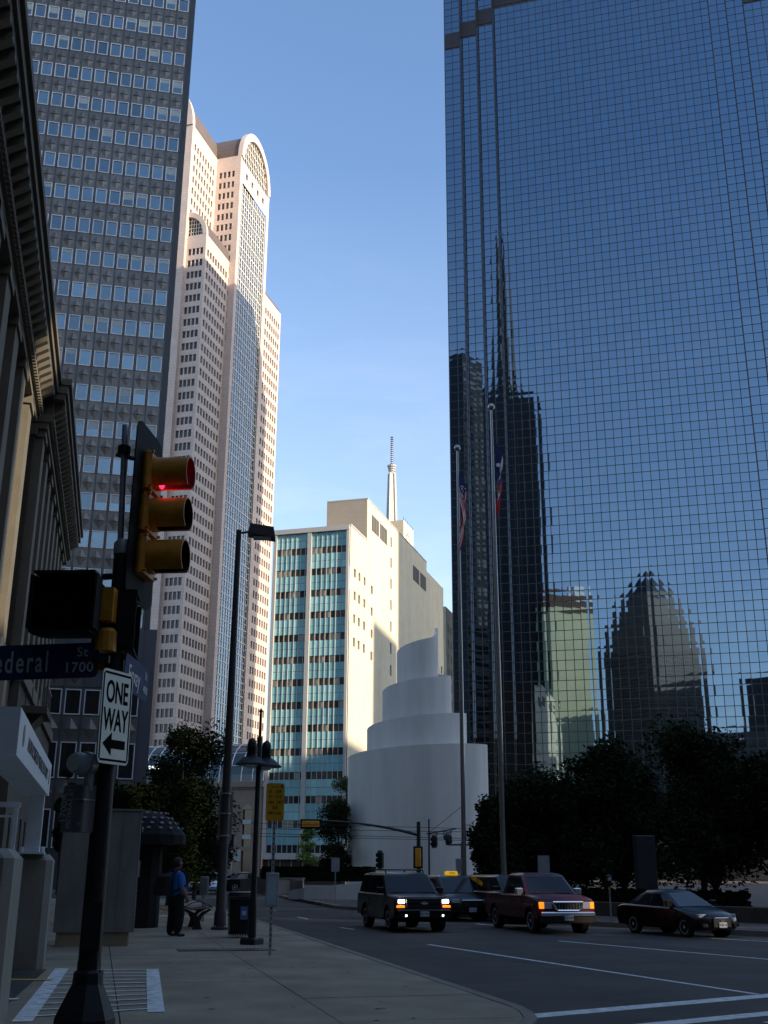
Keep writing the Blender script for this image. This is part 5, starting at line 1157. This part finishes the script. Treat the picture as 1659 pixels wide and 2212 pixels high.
# ================================================================== VEHICLES (local +X forward, +Z up)
def arch_pts(cx_, r_, zb): 
    a0 = math.asin(min(1, max(-1, (zb-.36)/r_))) if False else 0
    return [(cx_+r_*math.cos(R(t)), .36+r_*math.sin(R(t))) for t in range(-8, 189, 14)]
def solid(prof, W, nose=.16, drop=.05, n=8, mid=.7, tail=.08):
    mb = MB(); k = len(prof); xs = [p[0] for p in prof]; xmin, xmax = min(xs), max(xs); v = []
    ys = [-W/2+W*i/n for i in range(n+1)]; ys = [-W/2, -W/2+.05] + ys[1:-1] + [W/2-.05, W/2]
    for y in ys:
        t = abs(y)/(W/2)
        for x_, z_ in prof:
            fx = max(0,(x_-xmax*.45)/(xmax*.55)) if x_ > 0 else -max(0,(x_-xmin*.55)/(xmin*.45))
            xx = x_ - (nose*max(0,fx)+tail*min(0,fx))*t**2.5
            zz = z_ - (drop*t**4 if z_ > mid else 0); 
            if t > .999: zz = z_ - (drop+.035 if z_ > mid else (-.02 if z_ < .5 else 0)); 
            v.append((xx, y, zz))
    m = len(ys); f = [(j*k+i, j*k+(i+1)%k, (j+1)*k+(i+1)%k, (j+1)*k+i) for j in range(m-1) for i in range(k)]
    f += [tuple(reversed(range(k))), tuple(range((m-1)*k, m*k))]
    return mb.add(v, f)
def quadpane(c4, u0, u1, v0, v1, off=.010, th_=.006):
    """thin pane laid on the bilinear patch c4 = (bottom0, bottom1, top1, top0)"""
    B0, B1, T1, T0_ = [Vector(p) for p in c4]; P = lambda u, v: (B0.lerp(B1,u)).lerp(T0_.lerp(T1,u), v)
    n_ = (B1-B0).cross(T0_-B0).normalized(); pts = [P(u0,v0),P(u1,v0),P(u1,v1),P(u0,v1)]
    return MB().add([p+n_*off for p in pts]+[p-n_*th_ for p in pts], [(0,1,2,3),(7,6,5,4),(0,4,5,1),(1,5,6,2),(2,6,7,3),(3,7,4,0)])
def wheel(car, x_, y_, r_, wd, rimmat, spokes):
    s_ = 1 if y_ > 0 else -1
    wh = MB().lathe([(r_*.60,-wd/2),(r_*.92,-wd/2),(r_,-wd*.36),(r_,wd*.36),(r_*.92,wd/2),(r_*.60,wd/2)], n=28, axis='y').build('wheel', 'tyre', car, True); wh.location = (x_, y_-s_*wd/2, r_)
    o = s_*wd/2
    MB().lathe([(r_*.66,o*.98),(r_*.66,o*1.02),(r_*.60,o*1.02),(r_*.56,o*.72)], n=28, axis='y').build('rim_edge', rimmat, wh, True); MB().lathe([(r_*.56,o*.55),(.01,o*.5)], n=20, axis='y').build('brake_disc', 'plastic_black', wh)
    sp_ = MB()
    for k in range(spokes):
        a = 2*math.pi*k/spokes; ca, sa = math.cos(a), math.sin(a); q = .045
        pts = [(.05*ca-q*sa, .05*sa+q*ca),(.05*ca+q*sa,.05*sa-q*ca),(r_*.6*ca+q*.7*sa, r_*.6*sa-q*.7*ca),(r_*.6*ca-q*.7*sa, r_*.6*sa+q*.7*ca)]
        sp_.add([(a_,o*.96,b_) for a_,b_ in pts]+[(a_,o*.8,b_) for a_,b_ in pts], [(0,1,2,3),(7,6,5,4),(0,4,5,1),(1,5,6,2),(2,6,7,3),(3,7,4,0)])
    sp_.build('spokes', rimmat, wh); MB().lathe([(.07,o*.98),(.05,o*1.0),(.01,o*1.01)], n=12, axis='y').build('hub_cap', rimmat, wh)
def car(name, label, cat, loc, head, sc, P):
    t = thing(name, label, cat, loc, math.atan2(head[1],head[0])); t.scale = (sc,sc,sc)
    W, pm = P['W'], P['paint']; fx, rx, ar_ = P['fx'], P['rx'], P['ar']
    # lower body profile, counter-clockwise from the bottom front
    fa_ = [(fx+ar_*math.cos(R(a)), P['r']+ar_*math.sin(R(a))) for a in range(-10,191,15)]; ra_ = [(rx+ar_*math.cos(R(a)), P['r']+ar_*math.sin(R(a))) for a in range(-10,191,15)]
    low = P['low']; prof = P['front'] + P['hood'] + P['rear'] + [(rx-ar_-.02,low)] + list(reversed(ra_)) + [(rx+ar_+.02,low),(fx-ar_-.02,low)] + list(reversed(fa_)) + [(fx+ar_+.02,low)]
    body = solid(prof, W, P.get('nose',.16), P.get('drop',.05), 8, P['belt']-.25).build('body', pm, t, True)
    for x_ in (fx, rx):
        for s_ in (-1,1):
            wheel(t, x_, s_*(W/2-.03), P['r'], P.get('tw',.24), P['rim'], P.get('spokes',6))
            MB().lathe([(ar_*.98,-.12),(.02,-.12)], (x_,s_*(W/2-.22),P['r']), 18, 'y').build('wheel_well', 'plastic_black', body)
    boxm('underbody', 'plastic_black', P['rear'][-1][0]+.25, P['front'][0][0]-.25, -W/2+.2, W/2-.2, low-.03, low+.14, t)
    # greenhouse
    b0, b1, t0, t1, zb, zt, wb_, wt = P['cab']    # bottom front x, bottom rear x, top front x, top rear x, heights, half widths
    ring = lambda xf, xr, hw, z, c: [(xf,-hw+c,z),(xf,hw-c,z),(xf-c*1.3,hw,z),(xr+c,hw,z),(xr,hw-c,z),(xr,-hw+c,z),(xr+c,-hw,z),(xf-c*1.3,-hw,z)]
    r0, r1 = ring(b0,b1,wb_,zb,.05), ring(t0,t1,wt,zt-.09,.07); r2 = ring(t0-.13,t1+.13,wt-.09,zt-.03,.07); r3 = ring(t0-.36,t1+.36,wt-.26,zt,.07)
    cb = MB().add(r0+r1+r2+r3, [(8*q+i,8*q+(i+1)%8,8*q+8+(i+1)%8,8*q+8+i) for q in range(3) for i in range(8)]+[tuple(range(24,32)),tuple(reversed(range(8)))]).build('cabin', pm, t, True)
    F4 = (r0[0],r0[1],r1[1],r1[0]); quadpane(F4,.03,.97,.06,.94).build('windscreen', 'car_glass', cb); B4 = (r0[4],r0[5],r1[5],r1[4]); quadpane(B4,.06,.94,.15,.9).build('rear_window', 'car_glass', cb)
    Lf = (r0[2],r0[3],r1[3],r1[2]); Rt = (r0[6],r0[7],r1[7],r1[6])
    for (u0, u1) in P['side']:
        quadpane((Lf[1],Lf[0],Lf[3],Lf[2]),1-u1,1-u0,.08,.88,-.010,-.006).build('side_window', 'car_glass', cb); quadpane((Rt[1],Rt[0],Rt[3],Rt[2]),1-u1,1-u0,.08,.88,.010).build('side_window', 'car_glass', cb) if False else quadpane(Rt,1-u1,1-u0,.08,.88,.010).build('side_window', 'car_glass', cb)
    for s_ in (-1,1):
        MB().bbox(b0-.42,b0-.26,min(s_*wb_,s_*(wb_+.26)),max(s_*wb_,s_*(wb_+.26)),zb+.02,zb+.22,.03).build('mirror', P.get('mirror',pm), t); boxm('mirror_glass', 'chrome', b0-.43, b0-.425, s_*wb_+(.04 if s_ > 0 else -.22), s_*wb_+(.22 if s_ > 0 else -.04), zb+.05, zb+.19, t)
    for xd in P['doors']:
        for s_ in (-1,1): boxm('door_gap', 'plastic_black', xd-.006, xd+.006, s_*(W/2)-.003, s_*(W/2)+.003, low+.1, zb-.06, body)
        for s_ in (-1,1): boxm('door_handle', P.get('handle',pm), xd+.12, xd+.30, s_*(W/2)-.03, s_*(W/2)+.03, zb-.22, zb-.18, body)
    return t, body, cb
def fbox(parent, name, mat, x0, x1, y0, y1, z0, z1, both=True, c=.012):
    r_ = MB().bbox(x0,x1,y0,y1,z0,z1,c).build(name, mat, parent)
    if both: MB().bbox(x0,x1,-y1,-y0,z0,z1,c).build(name, mat, parent)
    return r_
def plate_(par, x_, z_, tx):
    o = MB().box(-.006,.006,-.155,.155,-.08,.08).build('licence_plate', 'plate', par); o.location = (x_,0,z_); text(tx, .10, 'sign_blue', o, (.0075,0,0), (R(90),0,R(90)), ext=.0008)
VS = .89
# black SUV
sp0 = Vector((0.26,34.53)); h_ = Vector((.27,-.963))
P = dict(W=1.98, paint='car_black', fx=1.55, rx=-1.40, ar=.46, r=.385, low=.40, belt=1.15, rim='alloy', spokes=6, nose=.12, drop=.04, tw=.26,
  front=[(2.30,.40),(2.48,.46),(2.52,.60),(2.50,.78),(2.47,1.00)], hood=[(2.40,1.10),(1.9,1.17),(1.28,1.21)], rear=[(-2.40,1.22),(-2.50,1.05),(-2.52,.6),(-2.45,.44)],
  cab=(1.30,-2.44,.52,-2.30,1.17,1.86,.93,.80), side=((.05,.30),(.33,.60),(.64,.94)), doors=(.95,-.05,-.95))
fr = h_; rt = Vector((-h_.y, h_.x))       # rt = vehicle's left
wc = sp0 + rt*(.87*VS); ctr = wc - fr*(1.55*VS)
suv, bd_, cb = car('black_suv', 'black SUV with headlights on driving towards the camera', 'car', (ctr.x,ctr.y,0), h_, VS, P)
fbox(suv,'headlamp','headlamp_on',2.40,2.50,.66,.86,.91,1.02); fbox(suv,'inner_headlamp','lamp_clear',2.42,2.51,.46,.60,.91,1.03); fbox(suv,'turn_signal','amber_on',2.41,2.51,.66,.92,.77,.84)
fbox(suv,'grille','plastic_black',2.47,2.53,-.60,.60,.76,1.05,False); fbox(suv,'grille_bar','car_black',2.52,2.545,-.60,.60,.88,.93,False)
em_ = MB().box(-.004,.004,-.13,.13,-.022,.022).box(-.005,.005,-.05,.05,-.045,.045).build('bow_tie_emblem', 'chrome', suv); em_.location = (2.552,0,.905)
fbox(suv,'bumper','car_black',2.36,2.57,-.92,.92,.44,.72,False,.04); fbox(suv,'fog_lamp','fog_on',2.565,2.585,.60,.66,.50,.56); plate_(suv, 2.585, .58, '567 WS1')
for s_ in (-1,1): MB().tube([(.30,s_*.68,1.86),(.2,s_*.68,1.94),(-1.9,s_*.68,1.95),(-2.05,s_*.68,1.86)], .028, 8).build('roof_rail', 'plastic_black', suv)
for x_ in (-.1,-1.7): MB().cyl((x_,-.68,1.945),(x_,.68,1.945),.022,n=8).build('cross_bar', 'plastic_black', suv)
fbox(suv,'running_board','plastic_black',-.85,1.0,.90,1.02,.36,.42); fbox(suv,'wiper','plastic_black',1.22,1.30,.1,.65,1.22,1.235)
# dark red pickup
P = dict(W=1.98, paint='car_red', fx=1.72, rx=-1.75, ar=.46, r=.39, low=.45, belt=1.12, rim='chrome', spokes=5, nose=.14, drop=.04, tw=.26, mirror='chrome',
  front=[(2.42,.45),(2.58,.50),(2.62,.62),(2.60,.82),(2.56,1.02)], hood=[(2.48,1.10),(1.9,1.19),(1.32,1.22),(-1.02,1.20),(-1.06,1.24),(-2.62,1.24)], rear=[(-2.72,1.20),(-2.74,.62),(-2.70,.47)],
  cab=(1.34,-1.02,.55,-.82,1.17,1.88,.92,.76), side=((.06,.46),(.52,.92)), doors=(1.0,.02), handle='plastic_black')
h_ = Vector((.24,-.971)); rt = Vector((-h_.y,h_.x)); wc = Vector((4.42,34.05)) + rt*(.87*VS); ctr = wc - h_*(1.72*VS)
pk_, bd_, cb = car('red_pickup', 'dark red crew-cab pickup truck with a chrome grille', 'pickup truck', (ctr.x,ctr.y,0), h_, VS, P)
fbox(pk_,'headlamp','lamp_clear',2.48,2.59,.52,.80,.78,.98); fbox(pk_,'turn_signal','amber_on',2.44,2.57,.81,.94,.78,.98)
gp_ = [(-.52,.98),(.52,.98),(.50,.90),(.42,.76),(.36,.72),(-.36,.72),(-.42,.76),(-.50,.90)]; k = len(gp_)
MB().add([(2.60,a,b) for a,b in gp_]+[(2.635,a,b) for a,b in gp_], [tuple(range(k)),tuple(reversed(range(k,2*k)))]+[(i,(i+1)%k,k+(i+1)%k,k+i) for i in range(k)]).build('grille', 'plastic_black', pk_)
gr_ = MB(); [gr_.tube([(2.64,*gp_[i]),(2.64,*gp_[(i+1)%k])], .032, 6) for i in range(k)]; gr_.build('grille_surround', 'chrome', pk_, True)
for i in range(9): boxm('grille_rib', 'galvanised', 2.636, 2.642, -.4+i*.1-.004, -.4+i*.1+.004, .75, .95, pk_)
fbox(pk_,'bumper','chrome',2.48,2.68,-.93,.93,.56,.68,False,.03); fbox(pk_,'bumper_valance','plastic_black',2.46,2.66,-.92,.92,.36,.56,False,.03); plate_(pk_, 2.675, .50, '337-SM5'); boxm('bed_floor', 'plastic_black', -2.65, -1.1, -.85, .85, 1.238, 1.2445, pk_); fbox(pk_,'wiper','plastic_black',1.28,1.36,.1,.65,1.23,1.245)
fbox(pk_,'fender_flare','car_red',1.24,2.20,.985,1.02,.80,.90)
# black sedan
P = dict(W=1.76, paint='car_black', fx=1.38, rx=-1.27, ar=.375, r=.315, low=.26, belt=.85, rim='alloy', spokes=10, nose=.34, drop=.05, tail=.2, tw=.20,
  front=[(2.05,.22),(2.20,.30),(2.24,.46),(2.20,.60)], hood=[(2.08,.72),(1.6,.83),(1.02,.92),(-1.55,.98),(-1.9,.97)], rear=[(-2.12,.92),(-2.18,.75),(-2.2,.45),(-2.1,.28)],
  cab=(1.08,-1.78,.22,-.92,.90,1.44,.80,.60), side=((.20,.50),(.53,.82)), doors=(.72,-.28,-1.05))
h_ = Vector((.42,-.907)); rt = Vector((-h_.y,h_.x)); wc = Vector((8.42,32.3)) + rt*(.78*.86); ctr = wc - h_*(1.38*.86)
sed, bd_, cb = car('black_sedan', 'black sedan with silver alloy wheels parked at the right kerb', 'car', (ctr.x,ctr.y,0), h_, .86, P)
fbox(sed,'headlamp','lamp_clear',1.86,2.02,.44,.76,.62,.72); fbox(sed,'grille','plastic_black',2.10,2.235,-.36,.36,.34,.60,False); fbox(sed,'grille_bar','chrome',2.16,2.225,-.28,.28,.60,.625,False)
MB().lathe([(.07,.0),(.07,.012),(.045,.012),(.045,0)], (2.235,0,.55), 14, 'x').build('round_emblem', 'chrome', sed); plate_(sed, 2.25, .40, 'ZKM 367'); fbox(sed,'fog_recess','plastic_black',2.02,2.16,.52,.74,.34,.44)
# taxi and grey-brown SUV behind
P = dict(W=1.95, paint='car_brown', fx=1.5, rx=-1.5, ar=.40, r=.34, low=.30, belt=1.0, rim='alloy', spokes=7, nose=.28, drop=.05,
  front=[(2.30,.26),(2.45,.34),(2.48,.5),(2.44,.7)], hood=[(2.3,.85),(1.9,.98),(1.45,1.06),(-2.1,1.08)], rear=[(-2.38,1.05),(-2.45,.8),(-2.45,.5),(-2.35,.32)],
  cab=(1.55,-2.38,.55,-2.15,1.02,1.72,.90,.72), side=((.12,.36),(.40,.66),(.70,.95)), doors=(.9,-.3))
c_ = at(988,1990,41.5); tx_, bd_, cb = car('taxi_van', 'dark taxi minivan with a yellow roof sign behind the black SUV', 'taxi', (2.55,43.2,0), Vector((.30,-.954)), .90, P)
fbox(tx_,'headlamp','lamp_clear',2.28,2.42,.52,.84,.70,.84); fbox(tx_,'grille','plastic_black',2.40,2.475,-.44,.44,.56,.78,False); fbox(tx_,'grille_bar','chrome',2.45,2.485,-.46,.46,.78,.81,False); plate_(tx_, 2.50, .44, 'TX 417')
o = MB().bbox(.02,.26,-.26,.26,1.72,1.88,.04).build('roof_sign', 'taxi_yellow', tx_); text('TAXI', .12, 'letter_black', o, (.263,0,1.80), (R(90),0,R(90)), ext=.001)
P = dict(W=1.9, paint='car_brown', fx=1.35, rx=-1.35, ar=.42, r=.36, low=.38, belt=1.08, rim='alloy', spokes=6, nose=.12, drop=.04,
  front=[(2.15,.36),(2.28,.44),(2.32,.6),(2.28,.9)], hood=[(2.2,1.02),(1.7,1.10),(1.2,1.14)], rear=[(-2.2,1.15),(-2.3,1.0),(-2.3,.55),(-2.2,.4)],
  cab=(1.2,-2.25,.5,-2.05,1.10,1.72,.88,.74), side=((.06,.32),(.36,.64),(.68,.94)), doors=(.85,-.1))
sv2, bd_, cb = car('brown_suv', 'dark brown SUV parked partly hidden behind the red pickup', 'car', (4.55,41.4,0), Vector((.36,-.933)), .92, P)
fbox(sv2,'headlamp','lamp_clear',2.2,2.30,.55,.85,.82,.98); fbox(sv2,'bumper','plastic_black',2.18,2.36,-.88,.88,.42,.62,False,.03)
P = dict(W=1.76, paint='car_silver', fx=1.35, rx=-1.3, ar=.37, r=.31, low=.26, belt=.9, rim='alloy', spokes=7, nose=.28, drop=.05,
  front=[(2.05,.22),(2.2,.3),(2.24,.46),(2.2,.62)], hood=[(2.05,.74),(1.6,.86),(1.1,.94),(-1.6,.98),(-1.95,.97)], rear=[(-2.15,.92),(-2.2,.7),(-2.2,.42),(-2.1,.28)],
  cab=(1.1,-1.8,.3,-1.05,.92,1.46,.8,.64), side=((.2,.5),(.53,.82)), doors=(.7,-.3))
q = gr(452,1931); fc_, bd_, cb = car('silver_car', 'small silver-blue car far down the street left of the tall lamp', 'car', (q.x,q.y,0), Vector((.22,-.975)), 1.0, P)
fbox(fc_,'headlamp','lamp_clear',1.95,2.1,.48,.78,.62,.74); fbox(fc_,'tail_lamp','tail_red',-2.22,-2.1,.5,.8,.7,.85)
q = gr(533,1925); P['paint'] = 'car_black'; fc2, bd_, cb = car('far_dark_car', 'dark car crossing far down the street right of the tall lamp', 'car', (q.x,q.y,0), Vector((.9,.43)), 1.0, P); fbox(fc2,'headlamp','lamp_clear',1.95,2.1,.48,.78,.62,.74)
q = gr(408,1932); P['paint'] = 'car_grey'; fc3, bd_, cb = car('far_grey_car', 'grey car far down the street behind the standing person', 'car', (q.x,q.y,0), Vector((.22,-.975)), 1.0, P); fbox(fc3,'headlamp','lamp_clear',1.95,2.1,.48,.78,.62,.74)

# ================================================================== PERSON
pp = gr(375,2023,.15); FACE = R(38)      # local +X is where the person faces
ps = thing('person', 'person in a blue shirt and dark trousers standing with back turned, wearing a backpack', 'person', pp, FACE); ps.scale = (1.14,1.14,1.0)
J = {'pelvis':((0,0,.98),(.19,.20)),'waist':((.04,0,1.12),(.215,.21)),'chest':((.01,0,1.34),(.185,.215)),'neckb':((-.02,0,1.50),(.085,.10)),'neck':((.0,0,1.575),(.058,.058)),'jaw':((.03,0,1.65),(.075,.068)),'head':((.02,0,1.73),(.098,.08)),'crown':((.0,0,1.80),(.075,.065))}
E_ = [('pelvis','waist'),('waist','chest'),('chest','neckb'),('neckb','neck'),('neck','jaw'),('jaw','head'),('head','crown')]
for s_, n_ in ((-1,'r'),(1,'l')):
    st = .03 if s_ < 0 else -.02
    J.update({n_+'hip':((0,s_*.10,.88),(.14,.125)),n_+'knee':((.03+st,s_*.115,.50),(.115,.105)),n_+'ank':((-.01+st,s_*.12,.13),(.095,.085)),n_+'heel':((-.03+st,s_*.115,.045),(.045,.042)),n_+'toe':((.17+st,s_*.13,.035),(.035,.045)),
              n_+'sho':((-.01,s_*.205,1.43),(.09,.085)),n_+'elb':((-.04,s_*.275,1.17),(.06,.06)),n_+'wri':((.09,s_*.27,.95),(.038,.042)),n_+'palm':((.13,s_*.265,.87),(.026,.044))})
    E_ += [('pelvis',n_+'hip'),(n_+'hip',n_+'knee'),(n_+'knee',n_+'ank'),(n_+'ank',n_+'heel'),(n_+'heel',n_+'toe'),('chest',n_+'sho'),(n_+'sho',n_+'elb'),(n_+'elb',n_+'wri'),(n_+'wri',n_+'palm')]
    for k in range(4):
        J[n_+'f%d'%k] = ((.155-.012*k+.01, s_*(.25), .80-.008*(k==1)), (.010,.010)); b_ = (.13+.03*(1.5-k)/1.5, s_*.262, .83); J[n_+'k%d'%k] = (b_, (.011,.011)); J[n_+'t%d'%k] = ((b_[0]+.012, s_*.252, .775-.006*(1 if k in (1,2) else 0)), (.008,.008))
        E_ += [(n_+'palm',n_+'k%d'%k),(n_+'k%d'%k,n_+'t%d'%k)]; del J[n_+'f%d'%k]
    J[n_+'th'] = ((.185,s_*.255,.855),(.012,.012)); J[n_+'th2'] = ((.20,s_*.245,.82),(.009,.009)); E_ += [(n_+'palm',n_+'th'),(n_+'th',n_+'th2')]
ids = list(J); me = bpy.data.meshes.new('body'); me.from_pydata([J[k][0] for k in ids], [(ids.index(a),ids.index(b)) for a, b in E_], [])
tmp = link('body', me); md = tmp.modifiers.new('s','SKIN'); md.use_smooth_shade = True
for i, k in enumerate(ids):
    sv = me.skin_vertices[0].data[i]; sv.radius = J[k][1]; sv.use_root = (k == 'pelvis')
sb2 = tmp.modifiers.new('u','SUBSURF'); sb2.levels = 2; sb2.render_levels = 2
dg = bpy.context.evaluated_depsgraph_get(); bme = bpy.data.meshes.new_from_object(tmp.evaluated_get(dg)); bpy.data.objects.remove(tmp)
bme.materials.clear()
for m_ in ('skin','shirt','trousers','plastic_black'): bme.materials.append(MATS[m_])
for p in bme.polygons:
    c = p.center; p.use_smooth = True; arm = abs(c.y) > .185 and c.z < 1.3
    if c.z < .085: i_ = 3
    elif c.z > 1.52: i_ = 0
    elif arm and c.z < 1.14 and (abs(c.y) > .228): i_ = 0
    elif c.z > .97: i_ = 1
    else: i_ = 2
    p.material_index = i_
link('body', bme, ps)
hr = MB(); v = []
hr.lathe([(.02,1.855),(.075,1.835),(.102,1.785),(.106,1.73),(.10,1.68),(.07,1.64)], (-.018,0,0), 16); ho = hr.build('hair', 'hair', ps, True); ho.scale = (1,.86,1)
fcx = MB().lathe([(.004,0),(.018,.02),(.012,.045)], (.122,0,1.69), 8); fcx.build('nose', 'skin', ps, True)
for s_ in (-1,1): MB().lathe([(.012,-.008),(.028,0),(.012,.008)], (.015,s_*.086,1.70), 10, 'y').build('ear', 'skin', ps, True)
for s_ in (-1,1): MB().lathe([(.002,0),(.011,.006),(.004,.012)], (.108,s_*.032,1.725), 8, 'x').build('eye', 'plastic_black', ps)
MB().box(.103,.112,-.025,.025,1.645,1.653).build('mouth', 'office_brown', ps)
bpk = thing('backpack', 'black backpack worn by the person in the blue shirt', 'backpack', pp, FACE); bpk.scale = (1.14,1.14,1.0)
MB().bbox(-.44,-.17,-.19,.19,.95,1.47,.07).build('main_bag', 'backpack_black', bpk); MB().bbox(-.51,-.43,-.14,.14,.98,1.25,.035).build('front_pocket', 'backpack_black', bpk)
for s_ in (-1,1): MB().tube([(-.18,s_*.13,1.45),(-.06,s_*.14,1.57),(.10,s_*.14,1.53),(.20,s_*.14,1.36),(.15,s_*.20,1.2),(-.1,s_*.225,1.08),(-.2,s_*.15,1.02)], .022, 8).build('strap', 'backpack_black', bpk, True)
